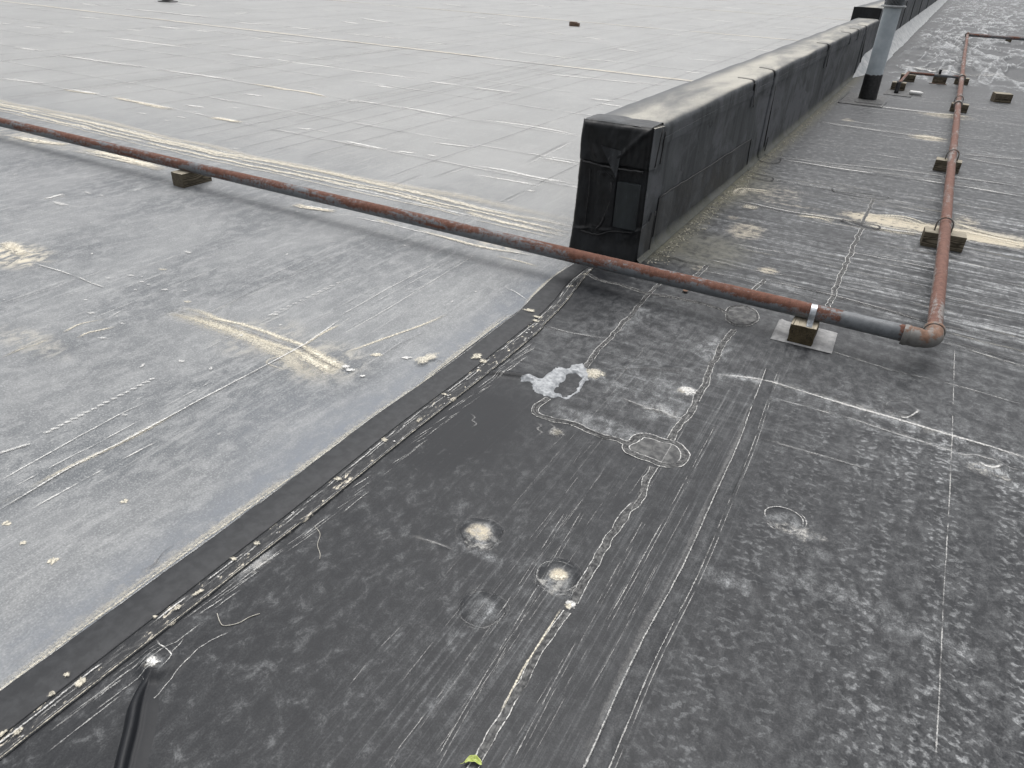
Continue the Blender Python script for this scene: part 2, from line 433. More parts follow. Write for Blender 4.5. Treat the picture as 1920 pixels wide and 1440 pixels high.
def h_dark(x, y):
    x = np.asarray(x, float); y = np.asarray(y, float)
    near = 1-sstep(9, 14, y)
    h = ((fbm(x*1.1, y*1.1, 1, 3)-.5)*.012+(fbm(x*5, y*5, 5, 2)-.5)*.0022)*near
    for (px, py, r, hh) in PLATES:
        d = np.hypot(x-px, y-py)/r
        h = h+hh*(1-sstep(.55, 1.15, d))*(1-.25*(1-sstep(0, .5, d)))-.0012*np.exp(-((d-1.2)/.12)**2)
    for pts, wd, hh in FOLDS:
        x0, y0 = pts.min(0)-.15; x1, y1 = pts.max(0)+.15
        k = (x > x0) & (x < x1) & (y > y0) & (y < y1)
        if np.any(k):
            d, t = dist_poly(x[k] if x.ndim else x, y[k] if y.ndim else y, pts)
            v = hh*np.exp(-(d/wd)**2)*sstep(0, .12, t)*(1-.5*sstep(.85, 1, t))
            if x.ndim: h[k] += v
            else: h = h+v
    for yy in BJ:
        h = h+.005*np.exp(-((y-yy)/.05)**2)*sstep(-1.25, -1.0, x)
    wm = sstep(15.2, 18.5, y)*sstep(-1.15, -.6, x)
    wx, wy = x+.5*fbm(x*.8, y*.35, 21, 2), y+1.5*fbm(x*.7, y*.3, 25, 2)
    r1 = 1-np.abs(2*fbm(wx*1.9+.35*wy, wy*.42-.3*wx, 11, 3)-1)
    r2 = 1-np.abs(2*fbm(wx*2.6-.3*wy+7, wy*.6+.3*wx, 15, 3)-1)
    h = h+wm*(.20*(r1-.72)*np.clip((r1-.45)*2, 0, 1)+.12*(r2-.72)*np.clip((r2-.45)*2, 0, 1))
    return h
def h_grey(x, y):
    x = np.asarray(x, float); y = np.asarray(y, float)
    h = -.002+(fbm(x*.6, y*.6, 31, 3)-.5)*.016*sstep(1.72, 2.2, -x)*(1-sstep(7, 12, y))*(1-sstep(6, 11, -x))
    h = h+.012*np.exp(-((y-4.48)/.10)**2)*sstep(-1.75, -2.2, x)
    return h

def geo(a, b, first, ratio):
    o = [a]; s = first
    while o[-1] < b: o.append(o[-1]+s); s *= ratio
    return np.array(o)
# dark roof (right of the lap strip)
xs = np.concatenate([np.arange(-1.668, 1.35, .0105), geo(1.35, 60, .012, 1.06)])
ys = np.concatenate([np.arange(-.6, 0.2, .05), np.arange(.2, 4.4, .0105), geo(4.4, 260, .012, 1.009)])
X, Y = np.meshgrid(xs, ys)
Z = h_dark(X, Y)
def gauss_lines(X, Y, lst):
    o = np.zeros(X.shape)
    for pts, wd, s in lst:
        d, t = dist_poly(X, Y, pts); o += s*np.exp(-(d/wd)**2)
    return o
def blobs(X, Y, lst):
    o = np.zeros(X.shape)
    for px, py, rx, ry, s in lst:
        c = G(px, py); o = np.maximum(o, s*(1-sstep(.35, 1.0, np.hypot((X-c[0])/rx, (Y-c[1])/ry))))
    return o
ra = sstep(-1.0, -.85, X)*(1-sstep(-.30, -.12, X))*(1-sstep(3.2, 3.9, Y))
streak_a = .95*ra*(.35+.65*sstep(.3, .6, fbm(X*2.5, Y*1.2, 41, 2)))+.18*(1-sstep(3, 4, Y))
streak_b = sstep(3.55, 4.6, Y)*(1-.55*sstep(6.3, 8, Y))*(1-sstep(14, 16.5, Y))
streak_b = streak_b*(.5+.5*sstep(-1.1, -.2, X)+.45*sstep(-.2, .6, X))+.22*sstep(2.4, 2.7, Y)*(1-sstep(3.0, 3.6, Y))
cres = sstep(-.34, -.05, X)*(1-sstep(3.0, 3.25, Y))*(.5+.5*sstep(0, .5, X))
cres = cres+.28*sstep(-.25, 0, X)*sstep(3.1, 3.2, Y)*(1-sstep(3.7, 4.1, Y))
cres = cres*(.62+.45*sstep(.3, .65, fbm(X*1.6, Y*1.6, 47, 2)))
blotch = (1-sstep(-.75, -.45, X))*(1-sstep(2.6, 3.0, Y))*(.15+.85*(1-sstep(1.5, 2.2, Y)))+1.0*sstep(5.0, 7.5, Y)*(1-.5*sstep(15, 17, Y))*(.5+.7*sstep(.35, .6, fbm(X*1.2, Y*.5, 88, 3)))
wx_, wy_ = X+.5*fbm(X*.8, Y*.35, 21, 2), Y+1.5*fbm(X*.7, Y*.3, 25, 2)
wrk = sstep(14.6, 17.0, Y)*sstep(-1.2, -.6, X)
r1_ = np.abs(2*fbm(wx_*1.9+.35*wy_, wy_*.42-.3*wx_, 11, 3)-1); r2_ = np.abs(2*fbm(wx_*2.6-.3*wy_+7, wy_*.6+.3*wx_, 15, 3)-1)
wrk = wrk*(.85*(1-sstep(.01, .16, r1_))+1.0*(1-sstep(.01, .14, r2_))-.05)*(.65+.35*sstep(.32, .6, fbm(X*.9, Y*.25, 18, 2)))
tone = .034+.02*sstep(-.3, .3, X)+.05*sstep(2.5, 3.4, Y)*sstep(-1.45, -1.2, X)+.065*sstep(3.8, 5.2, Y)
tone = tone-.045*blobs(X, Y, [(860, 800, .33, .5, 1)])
dust = blobs(X, Y, [(1115, 702, .075, .075, .55), (1290, 735, .07, .06, .6), (900, 1005, .075, .07, .65), (1047, 1085, .05, .05, .35), (905, 1150, .07, .07, .22), (1470, 975, .06, .06, .28),
                    (1490, 990, .12, .06, .3), (1855, 885, .10, .05, .5), (1690, 780, .05, .025, .35), (285, 1245, .05, .03, .6), (1240, 860, .10, .06, .35), (1395, 603, .06, .05, .4),
                    (1130, 800, .35, .10, .35), (1240, 770, .14, .10, .4), (1060, 640, .30, .4, .12), (1210, 720, .35, .3, .16), (1400, 710, .10, .05, .4), (1340, 655, .12, .18, .35),
                    (470, 1050, .06, .14, .45), (900, 1035, .10, .03, .4), (1050, 1105, .10, .04, .3), (1360, 1085, .12, .05, .25), (1570, 1115, .35, .06, .16), (1700, 1180, .3, .05, .16), (1520, 1030, .1, .04, .16)])
dust += gauss_lines(X, Y, [(GL([(1340, 703), (1440, 716), (1600, 764), (1920, 868)]), .035, .30), (GL([(1450, 745), (1640, 800), (1920, 890)]), .02, .2), (GL([(1160, 620), (1200, 580)]), .05, .2)])
cream = blobs(X, Y, [(898, 1002, .060, .050, 1.05), (1048, 1082, .036, .034, 1.2), (285, 1247, .03, .02, .9), (1113, 700, .05, .05, .75), (1288, 735, .055, .042, .9),
                     (1800, 438, .85, .22, 1.15), (1660, 414, .48, .20, 1.0), (1560, 408, .5, .05, .5), (1400, 432, .18, .30, .55), (1495, 386, .35, .06, .4), (1460, 365, .28, .5, .30), (1440, 507, .09, .09, .7),
                     (1310, 505, .07, .08, .5), (1375, 408, .07, .07, .45), (1740, 258, .3, .25, .8), (1770, 217, .5, .3, .6), (1860, 440, .5, .2, .5), (1810, 420, .15, .35, .6), (1590, 225, .12, .2, .5)])
olive = (1-sstep(.02, .22, np.abs(X+1.36)))*sstep(4.2, 4.5, Y)*.85+blobs(X, Y, [(1330, 470, .35, .5, .45), (1400, 350, .3, .9, .4)])
def poly_mask(X, Y, pts, soft):
    d, _ = dist_poly(X, Y, np.vstack([pts, pts[:1]])); r = np.zeros(X.shape, bool); n = len(pts)
    for i in range(n):
        a, b = pts[i], pts[(i+1) % n]; k = (a[1] > Y) != (b[1] > Y); r ^= k & (X < (b[0]-a[0])*(Y-a[1])/(b[1]-a[1]+1e-12)+a[0])
    return sstep(0, soft, np.where(r, d, 0))
kn = (Y > 1.8) & (Y < 4.2) & (X < 0)
pm = np.zeros(X.shape); pm[kn] = poly_mask(X[kn], Y[kn], GL([(1010, 770), (1178, 833), (1255, 826), (1315, 728), (1376, 615), (1300, 566), (1215, 552), (1100, 690), (1040, 745)]), .02)
tone = tone+.045*pm; streak_b = streak_b+.10*pm
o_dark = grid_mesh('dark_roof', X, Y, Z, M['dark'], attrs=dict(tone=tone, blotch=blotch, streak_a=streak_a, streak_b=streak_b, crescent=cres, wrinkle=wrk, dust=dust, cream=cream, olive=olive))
tag(o_dark, 'black rubber roof membrane, dusty and stained, right of the lap strip', kind='structure')
# grey roof (left)
xs = -np.concatenate([np.arange(1.672, 5.5, .017), geo(5.5, 90, .018, 1.022)])[::-1]
ys = np.concatenate([np.arange(-.6, 0.2, .05), np.arange(.2, 5.2, .017), geo(5.2, 260, .018, 1.014)])
X, Y = np.meshgrid(xs, ys)
edge = sstep(-1.95, -1.70, X)*(1-sstep(3.6, 4.0, Y))
stk = (.35+.65*sstep(.35, .62, fbm(X*1.4, Y*.8, 61, 3)))*(1-.7*edge)
gcream = blobs(X, Y, [(60, 260, .9, .22, .35), (25, 478, .35, .22, .9), (490, 630, .28, .28, .25), (600, 675, .3, .25, .35), (930, 455, .3, .12, .5), (60, 640, .35, .12, .25)])
o_grey = grid_mesh('grey_roof', X, Y, h_grey(X, Y), M['grey'], attrs=dict(streak=stk, streak_b=sstep(3.5, 6, Y), cream=gcream, clean=edge*.9+.35*blobs(X, Y, [(560, 800, .5, .5, 1)])))  # streak_b also drives the sheen painted into the far colour
tag(o_grey, 'pale grey weathered roof membrane left of the lap strip and wall', kind='structure')

# ------------------------------------------------------------------ thin deposits and seams
class Stain:
    """flat deposits of one kind, following the roof relief"""
    def __init__(self, name, mat, parent, hf, z0):
        self.k_op = 1.0; self.a = (name, mat, parent); self.hf = hf; self.z = z0; self.k = 0
        self.V, self.F, self.E, self.O = [], [], [], []
    far = None
    def nz(self):
        self.k += 1; return self.z+(self.k % 60)*.00003
    def line(self, pts, wd, op=1.0, wob=.15, dash=0.0, step=None, smooth=True, taper=True):
        pts = np.asarray(pts, float); dist = np.hypot(*pts.mean(0))
        if self.far is not None and dist > 4.6: return self.far.line(pts, wd, op, wob, dash, step, smooth, taper)
        step = step or max(.012, .004*dist)
        P, s = resample(pts, step, smooth)
        if len(P) < 3: P, s = resample(pts, np.hypot(*(pts[-1]-pts[0]))/4, smooth)
        t = np.gradient(P, axis=0); t /= np.maximum(np.hypot(*t.T), 1e-9)[:, None]; nn = np.stack([-t[:, 1], t[:, 0]], 1)
        sd_ = rng.random()*500
        off = (fbm(s/(wd*9)+sd_, s*0, 3, 3)-.5)*2*wob*wd*3
        wv = wd*(.55+.9*fbm(s/(wd*5)+sd_, s*0+3, 9, 3))
        opv = np.full(len(s), op)
        if dash > 0: opv = op*sstep(dash-.12, dash+.12, fbm(s/(wd*7+.03)+sd_, s*0+7, 15, 3))
        if taper:
            e = np.minimum(s, s[-1]-s)/max(1e-6, min(.25*s[-1], wd*6)); opv = opv*np.clip(e, 0, 1)
        b = len(self.V); z = self.nz()
        for i in range(len(P)):
            for j, (q, ed) in enumerate(((-1, 0), (0, 1), (1, 0))):
                p = P[i]+nn[i]*(off[i]+q*wv[i]*.5)
                self.V.append([p[0], p[1], z]); self.E.append(ed); self.O.append(opv[i])
        for i in range(len(P)-1):
            for j in range(2):
                a = b+i*3+j; self.F.append((a, a+3, a+4, a+1))
    def blob(self, c, rx, ry, op=1.0, rot=0.0):
        b = len(self.V); z = self.nz(); sd_ = rng.random()*100; n = 20
        self.V.append([c[0], c[1], z]); self.E.append(1.0); self.O.append(op)
        for ring, ed in ((.55, .8), (1.0, 0)):
            for k in range(n):
                an = 2*math.pi*k/n; r = ring*(.35+1.3*float(fbm(math.cos(an)*1.8+sd_, math.sin(an)*1.8, 5, 3)))
                x, y = rx*r*math.cos(an), ry*r*math.sin(an)
                self.V.append([c[0]+x*math.cos(rot)-y*math.sin(rot), c[1]+x*math.sin(rot)+y*math.cos(rot), z]); self.E.append(ed); self.O.append(op)
        for k in range(n):
            k2 = (k+1) % n
            self.F.append((b, b+1+k, b+1+k2)); self.F.append((b+1+k, b+1+n+k, b+1+n+k2, b+1+k2))
    def build(self):
        V = np.array(self.V); V[:, 2] += self.hf(V[:, 0], V[:, 1])
        name, mat, parent = self.a
        o = pydata(name, V, self.F, mat, parent, True)
        for k, a in (('edge', self.E), ('op', np.array(self.O)*self.k_op)):
            at = o.data.attributes.new(k, 'FLOAT', 'POINT'); at.data.foreach_set('value', np.array(a, np.float32))
        tag(o, kind='stuff'); return o

GC = Stain('cream_sediment', M['cream'], o_grey, h_grey, .0022)
GW = Stain('chalk_marks', M['chalk'], o_grey, h_grey, .0042)
GD = Stain('seam_and_shade_lines', M['gap'], o_grey, h_grey, .0062); GD.k_op = .55
GW.far = Stain('chalk_marks', M['chalk_far'], o_grey, h_grey, .0024); GC.far = Stain('cream_sediment', M['cream_far'], o_grey, h_grey, .0042)
GF = Stain('dust_film', M['haze'], o_grey, h_grey, .0012)
def px(s, *p, ox=0, oy=0): return GL(p, ox, oy, s)
# main far seam and other long seams across the grey roof
def seam_b(yw, x0, x1, wd=.05, dark=True, wob=.0):
    q = np.array([[x, yw+wob*math.sin(x*.7)] for x in np.linspace(x0, x1, 40)])
    GW.line(q+[0, wd*1.0], wd*2.0, .9, .1, .30); GC.line(q+[0, wd*1.5], wd*3.0, .6, .1, .42)
    if dark: GD.line(q, wd*1.1, 1.0, .06, .2)
p0, p1, p2 = G(0, 2), G(640, 78), G(1280, 152)
seam_b((p0[1]+p1[1]+p2[1])/3, p0[0]-4, -1.9, .07)
q0 = G(1280, 58); seam_b(q0[1], -40, -1.9, .09)
q0 = G(1450, 28); seam_b(q0[1], -60, -1.9, .12)
seam_b(42, -60, -2, .15); seam_b(60, -80, -2, .2)
# ridge of sediment behind the long pipe
for yo, wd, op in ((4.40, .035, .95), (4.47, .03, .9), (4.58, .085, .95), (4.70, .10, .45), (4.33, .02, .6)):
    q = np.array([[x, yo+.02*math.sin(x*1.3)] for x in np.linspace(-14, -1.95, 60)]); GC.line(q, wd*1.8, op*.8, .25, .28)
for yo, wd in ((4.435, .022), (4.52, .03)):
    q = np.array([[x, yo] for x in np.linspace(-14, -1.95, 60)]); GF.line(q, wd, .6); GD.line(q, wd*.5, .35, .1, .45)
for yo in (4.39, 4.61): GW.line(np.array([[x, yo] for x in np.linspace(-14, -2.0, 60)]), .028, .7, .2, .42)
L1 = dict(  # dashes as read off the photograph (tripled pixel coordinates, offset)
  a=((0, 0), [((430, 95), (590, 108)), ((880, 148), (1030, 163)), ((1060, 165), (1340, 200)), ((1360, 205), (1750, 250)), ((700, 165), (810, 172)), ((120, 148), (260, 160)), ((340, 178), (430, 183)),
     ((590, 208), (850, 242), (1090, 272)), ((90, 268), (220, 283)), ((1250, 300), (1530, 332)), ((1590, 345), (1840, 375), (1920, 388)), ((320, 305), (570, 343), (830, 380)), ((880, 390), (1100, 420), (1310, 450)),
     ((0, 440), (240, 470)), ((360, 500), (560, 530)), ((680, 45), (950, 72), (1210, 100)), ((1320, 125), (1530, 140)), ((1600, 150), (1810, 170)), ((1800, 55), (1920, 65)), ((240, 1120), (360, 1090)),
     ((1040, 590), (1160, 607)), ((1370, 527), (1480, 540)), ((1540, 330), (1640, 350)), ((1700, 725), (1760, 728)), ((0, 130), (50, 135)), ((1000, 20), (1120, 35)), ((1400, 70), (1300, 78)), ((450, 20), (560, 32))]),
  b=((640, 0), [((0, 185), (350, 220)), ((450, 235), (600, 250)), ((0, 390), (200, 413), (430, 445)), ((480, 455), (690, 483)), ((720, 487), (1010, 525)), ((0, 560), (240, 588)), ((260, 590), (450, 622), (640, 655)),
     ((760, 670), (1050, 706), (1340, 762)), ((0, 790), (270, 845)), ((300, 850), (420, 865)), ((480, 870), (540, 885)), ((720, 930), (900, 958), (1100, 1000), (1320, 1035)), ((760, 985), (920, 1012), (1110, 1045)),
     ((1130, 890), (1330, 925)), ((980, 290), (1310, 330)), ((1080, 410), (1450, 445), (1800, 480)), ((1430, 580), (1600, 600)), ((1530, 270), (1700, 295)), ((1780, 190), (1920, 200)), ((1540, 570), (1400, 555)),
     ((1040, 1070), (1090, 1080)), ((520, 800), (760, 830)), ((100, 100), (300, 130)), ((700, 90), (860, 105)), ((900, 130), (1000, 150)), ((1120, 175), (1260, 200)), ((200, 480), (300, 495)), ((1350, 205), (1480, 225)),
     ((1000, 20), (1200, 40)), ((0, 120), (110, 135)), ((1340, 330), (1560, 345)), ((560, 20), (700, 35))]),
  c=((1280, 0), [((30, 100), (300, 125)), ((100, 30), (400, 55)), ((500, 60), (800, 85)), ((150, 210), (420, 235)), ((30, 330), (220, 345)), ((480, 150), (700, 165)), ((0, 400), (110, 415)), ((350, 275), (560, 290)), ((700, 120), (930, 140))]))
for (ox, oy), lst in L1.values():
    for pts in lst:
        q = GL(pts, ox, oy, 3.0); d = np.hypot(*q.mean(0)); wd = .014+.0060*d
        GW.line(q, wd*1.25, .80, .08, .22); GF.line(q, wd*3.5, .5, .2, .3)
        if len(pts) > 2 and rng.random() < .5: GD.line(q-[0, wd*.9], wd*.5, .35, .1, .4)
for pts, wd in ((((1400, 470), (1600, 500), (1750, 522), (1850, 548)), .10), (((640, 545), (760, 572), (880, 598), (990, 617)), .15), (((1180, 660), (1270, 672), (1360, 690)), .12),
                (((360, 502), (560, 532)), .07), (((60, 768), (230, 800), (400, 820)), .13), (((400, 850), (640, 890), (920, 962)), .16), (((1000, 980), (1200, 1000)), .10), (((1650, 1150), (1780, 1172), (1900, 1190)), .08), (((0, 1365), (70, 1395), (160, 1432)), .13)):
    q = GL(pts, 0, 0, 3.0); GC.line(q, wd, .95, .25, .28); GC.line(q+[0, -.02], wd*.5, .9, .3, .3); GW.line(q+[0, wd*.2], wd*.4, .8, .2, .3)
q = GL([(0, 1205), (250, 1255), (500, 1315), (700, 1362), (870, 1400), (1090, 1440)], 640, 0, 3.0); GC.line(q, .06, .8, .3, .32); GW.line(q, .02, .8, .2, .35)
# crossing of sediment in the middle of the grey roof
q = GL([(970, 300), (1150, 350), (1400, 425), (1560, 480), (1680, 515), (1780, 570), (1920, 645)], 0, 480, 3.0)
GC.line(q+[0, .035], .065, 1.0, .3, .15); GC.line(q-[0, .025], .060, 1.0, .3, .15); GC.line(q, .17, .7, .4, .3); GD.line(q, .012, .6, .3, .35); GC.line(q[4:], .15, 1.0, .25, .1); GC.line(q[4:], .09, 1.0, .25, .1)
GF.line(q, .30, .35, .3, .35)
def a_line(pts, s, ox, oy, kind, wd, op=.8, dash=.4):
    kind.line(GL(pts, ox, oy, s), wd, op, .08, dash)
a_line([(0, 1430), (400, 1190), (760, 1010), (1200, 770), (1680, 512), (1920, 350)], 3.0, 0, 480, GW, .014, .9, .3)
a_line([(0, 1395), (400, 1180), (700, 1040), (1000, 880)], 3.0, 0, 480, GC, .035, .85, .48)
a_line([(0, 1436), (400, 1200), (760, 1020), (1200, 780), (1680, 520)], 3.0, 0, 480, GD, .010, .55, .3)
a_line([(170, 1430), (420, 1290), (700, 1140), (900, 1040)], 3.0, 0, 480, GW, .011, .8, .45)
a_line([(0, 1265), (240, 1130), (640, 910), (830, 820)], 3.0, 0, 480, GW, .010, .85, .3)
a_line([(60, 1310), (400, 1130), (560, 1050), (800, 920)], 3.0, 0, 480, GW, .009, .8, .45)
a_line([(840, 895), (960, 830), (1220, 690)], 3.0, 0, 480, GW, .008, .7, .48)
a_line([(0, 572), (110, 525), (220, 488), (370, 420), (450, 380), (600, 350)], 3.0, 0, 480, GC, .022, .95, .25)
a_line([(0, 572), (110, 525), (220, 480), (350, 425)], 3.0, 0, 480, GD, .014, .5, .3)
a_line([(430, 462), (490, 430), (560, 415), (650, 395)], 3.0, 0, 480, GC, .030, .8, .4)
a_line([(600, 355), (720, 295), (900, 285)], 3.0, 0, 480, GW, .014, .7, .45)
a_line([(190, 40), (400, 105), (520, 155), (600, 182)], 3.0, 0, 480, GW, .012, .9, .3)
a_line([(190, 46), (400, 111), (600, 188)], 3.0, 0, 480, GD, .008, .5, .3)
a_line([(1680, 520), (1790, 440), (1920, 375)], 3.0, 0, 480, GC, .030, .9, .3)
a_line([(1620, 640), (1500, 600), (1560, 565), (1700, 545)], 3.0, 0, 480, GC, .02, .5, .4)
a_line([(1180, 320), (1500, 165), (1880, 0)], 3.0, 0, 480, GD, .010, .55, .25)
a_line([(1180, 318), (1350, 235)], 3.0, 0, 480, GW, .010, .6, .3)
a_line([(0, 545), (160, 490), (430, 395), (600, 325)], 3.0, 640, 480, GC, .028, .9, .30)
a_line([(0, 440), (270, 290), (530, 130), (760, -10)], 3.0, 640, 480, GW, .008, .7, .35)
a_line([(0, 330), (270, 180), (530, 40)], 3.0, 640, 480, GW, .008, .8, .35)
a_line([(0, 375), (260, 220), (520, 80), (640, 10)], 3.0, 640, 480, GW, .007, .6, .4)
a_line([(915, 170), (945, 190), (975, 200), (1050, 252)], 3.0, 640, 480, GW, .010, .95, .1)
a_line([(870, 0), (1000, 30), (1110, 60)], 3.0, 640, 480, GC, .05, .7, .35)
for sx in np.linspace(0, 1, 17):      # scalloped chalk squiggle
    c = G((270+sx*590)/3, 480+(990-sx*300)/3); GW.blob(c, .020, .010, .65, .9)
for sx in np.linspace(0, 1, 12):
    c = G((1520+sx*380)/3, 480+(330-sx*180)/3); GW.blob(c, .020, .009, .55, .9)
    c = G((0+sx*160)/3, 480+(1110-sx*50)/3); GW.blob(c, .016, .008, .5, .9)
for (x, y, r) in ((1055, 255, .035), (735, 112, .03), (915, 75, .035), (930, 190, .03), (800, 148, .026), (1040, 197, .02), (835, 162, .02), (610, 127, .02), (760, 190, .02), (515, 320, .03), (685, 378, .02), (700, 895, .022), (580, 460, .03), (1020, 590, .03), (1550, 325, .03)):
    c = G(x/3, 480+y/3); (GC if r > .032 else GW).blob(c, r*.9, r*.45, .6, .3)
for (x, y, r) in ((800, 640, .05), (1020, 662, .06), (940, 682, .03), (1320, 607, .05), (1290, 570, .05), (1700, 725, .05), (1420, 275, .08), (725, 493, .05), (1325, 835, .04), (330, 1145, .06), (490, 1085, .03), (1090, 630, .03), (650, 155, .08), (1820, 740, .05), (570, 1100, .02), (1060, 1420, .025), (120, 425, .04), (1250, 560, .05)):
    c = G(x/3, y/3); GW.blob(c, r*1.8, r*.5, .6, .05)
for (x, y, r) in ((290, 275, .025), (40, 65, .02), (130, 175, .015), (700, -60, .02)): GC.blob(G(x/3, 960+y/3), r, r*.7, .95, .6)
for (x, y, r) in ((365, 572, .03), (200, 552, .035), (20, 620, .03), (120, 675, .02), (45, 640, .03)): (GC if y < 560 else GW).blob(G(640+x/3, 480+y/3), r, r*.6, .95, .4)
for k in range(60):                    # small scattered chalk chips and short dashes
    x_, y_ = -rng.uniform(2, 26), rng.uniform(4.8, 26)
    L = rng.uniform(.1, .5)*(1+.03*y_); GW.line([[x_, y_], [x_+L*.5, y_+rng.normal()*.01], [x_+L, y_+rng.normal()*.02]], .010+.0026*np.hypot(x_, y_), rng.uniform(.25, .6), .2, .35)
for k in range(60):
    x_, y_ = -rng.uniform(1.95, 6.0), rng.uniform(.7, 4.0); L = rng.uniform(.2, 1.3)
    GW.line([[x_, y_], [x_+rng.normal()*.006, y_+L/2], [x_+rng.normal()*.012, y_+L]], rng.uniform(.004, .010), rng.uniform(.2, .6), .1, .45)
for k in range(60):
    x_, y_ = -rng.uniform(1.95, 6.5), rng.uniform(.8, 4.2)
    GW.blob((x_, y_), rng.uniform(.006, .022), rng.uniform(.004, .010), rng.uniform(.4, .9), rng.uniform(0, 3))
# sheet laps running away from the camera across the grey roof
for (x, y) in ((80, 157), (190, 183), (420, 245), (545, 256), (640, 215), (233, 160), (870, 160), (1010, 175), (60, 110), (1130, 60), (780, 90), (1340, 60), (1100, 120)):
    xw = G(x, y)[0]; y0_ = max(4.75, G(x, y)[1]-rng.uniform(2, 6)); y1_ = G(x, y)[1]+rng.uniform(6, 25)
    q = np.array([[xw+.01*math.sin(t), t] for t in np.linspace(y0_, y1_, 40)])
    GD.line(q, .020+.001*abs(xw), .55, .1, .22); GW.line(q+[.02+.001*abs(xw), 0], .016, .45, .1, .42)
    if rng.random() < .3: GF.line(q-[.10, 0], .16, .35, .1, .3)
for (x, y, x2, y2) in ((1290, 795, 1030, 922), (730, 930, 480, 1010), (1010, 525, 870, 555), (460, 980, 260, 1060)):
    q = GL([(x, y), ((x+x2)/2, (y+y2)/2), (x2, y2)], 640, 0, 3.0); GD.line(q, .05, .35, .1, .1); GW.line(q+[.03, 0], .03, .4, .1, .35)
for xw in (-2.75, -3.9, -5.35, -6.6, -8.0, -9.6, -11.3, -13.2, -15.4, -18, -21):
    q = np.array([[xw+.012*math.sin(t*.8), t] for t in np.linspace(4.75, 60, 70)])
    GD.line(q, .016+.0022*abs(xw), .55, .1, .30); GW.line(q+[.02+.002*abs(xw), 0], .014+.0015*abs(xw), .40, .1, .46)
for yw in (5.55, 6.35, 7.4, 8.6, 10.0, 11.7, 13.8, 16.5, 20, 24, 30):
    q = np.array([[t, yw+.02*math.sin(t*.5)] for t in np.linspace(-34, -2.0, 80)])
    GD.line(q, .012+.004*yw, .40, .08, .42); GW.line(q+[0, .02+.004*yw], .014+.0042*yw, .55, .1, .50)
# dark scrape and pale drift along the lap strip
for (a, b) in (((260, 320), (420, 205)), ((255, 695), (150, 640)), ((85, 640), (160, 600))):
    GD.line(GL([(a[0]*3, a[1]*3), (b[0]*3, b[1]*3)], 0, 960, 3.0) if a[1] < 500 and False else GL([a, ((a[0]+b[0])/2, (a[1]+b[1])/2+3), b], 0, 960, 1.0) if a[1] < 330 else GL([(a[0], a[1]), b], 640, 20, 1.0), .018, .3, .3, .3)
BL = np.array([G(-60, 1352), G(0, 1305), G(300, 1081), G(500, 936), G(700, 790), G(800, 718), G(940, 608), G(970, 590)])
GC.line(BL-[.030, 0], .035, .35, .1, .3); GF.line(BL-[.045, 0], .09, .5, .15, .3); GC.line(BL-[.018, 0], .014, .7, .05, .2)
BL2 = np.array([G(985, 578), G(1005, 552), G(1040, 520), G(1072, 497)]); GC.line(BL2-[.01, 0], .03, .6, .1, .25)
q = GL([(780, 330), (860, 300), (930, 230), (980, 185)], 0, 960, 3.0); GD.line(q, .012, .6, .3, .25)
q = GL([(410, 620), (450, 620), (500, 612)], 640, 480, 3.0); GD.line(q, .012, .7, .3, .4)

# lap strip between the two roofs
def strip_mesh(name, left, right, z0, mat, parent, step=.03, edge=.0015, attrs=None):
    n = max(12, int(np.hypot(*(left[-1]-left[0]))/step)); t = np.linspace(0, 1, n)
    def ip(a):
        s = np.concatenate([[0], np.cumsum(np.hypot(*np.diff(a, axis=0).T))]); s /= s[-1]
        return np.stack([np.interp(t, s, a[:, 0]), np.interp(t, s, a[:, 1])], 1)
    a, b = ip(np.asarray(left, float)), ip(np.asarray(right, float))
    cols = [(0, -.012), (.001, 0), (.03, edge), (.5, edge*.7), (.97, edge), (.999, 0), (1, -.012)]
    Xs = np.stack([a[:, 0]+(b[:, 0]-a[:, 0])*c for c, _ in cols], 1); Ys = np.stack([a[:, 1]+(b[:, 1]-a[:, 1])*c for c, _ in cols], 1)
    Zs = h_dark(Xs, Ys)*.6+z0+np.array([q for _, q in cols])[None]+(fbm(Xs*4, Ys*4, 71, 2)-.5)*.002
    return grid_mesh(name, Xs, Ys, Zs, mat, parent, attrs={k: np.full(Xs.shape, v) for k, v in attrs.items()} if attrs else None)
def off(a, d): return np.asarray(a)+np.array(d)
A0 = np.array([[-1.672, -.6], [-1.674, .36], [-1.665, 1.28], [-1.672, 1.9], [-1.655, 2.4], [-1.66, 2.96], [-1.652, 3.12]])
A1 = np.array([[-1.545, -.6], [-1.545, .36], [-1.54, 1.28], [-1.545, 1.9], [-1.53, 2.4], [-1.535, 2.9], [-1.53, 3.09]])
A2 = np.array([[-1.49, -.6], [-1.487, .36], [-1.468, 1.28], [-1.462, 1.9], [-1.452, 2.4], [-1.45, 2.8], [-1.455, 3.04]])
B0 = np.array([[-1.655, 3.08], [-1.69, 3.37], [-1.72, 3.69], [-1.71, 3.95], [-1.70, 4.15]])
B1 = np.array([[-1.535, 3.06], [-1.56, 3.37], [-1.61, 3.69], [-1.61, 3.95], [-1.60, 4.15]])
B2 = np.array([[-1.462, 3.02], [-1.49, 3.37], [-1.54, 3.69], [-1.57, 3.9], [-1.57, 4.12]])
strip_mesh('cover_strip', A0, A1, .0055, M['strip'], o_dark)
strip_mesh('cover_strip', B0, B1, .0050, M['strip'], o_dark)
strip_mesh('lap_strip', A1+[.001, 0], A2, .0040, M['lap'], o_dark)
strip_mesh('lap_strip', B1+[.001, 0], B2, .0036, M['lap'], o_dark)
h_strip = lambda x, y: h_dark(x, y)*.6+.0078
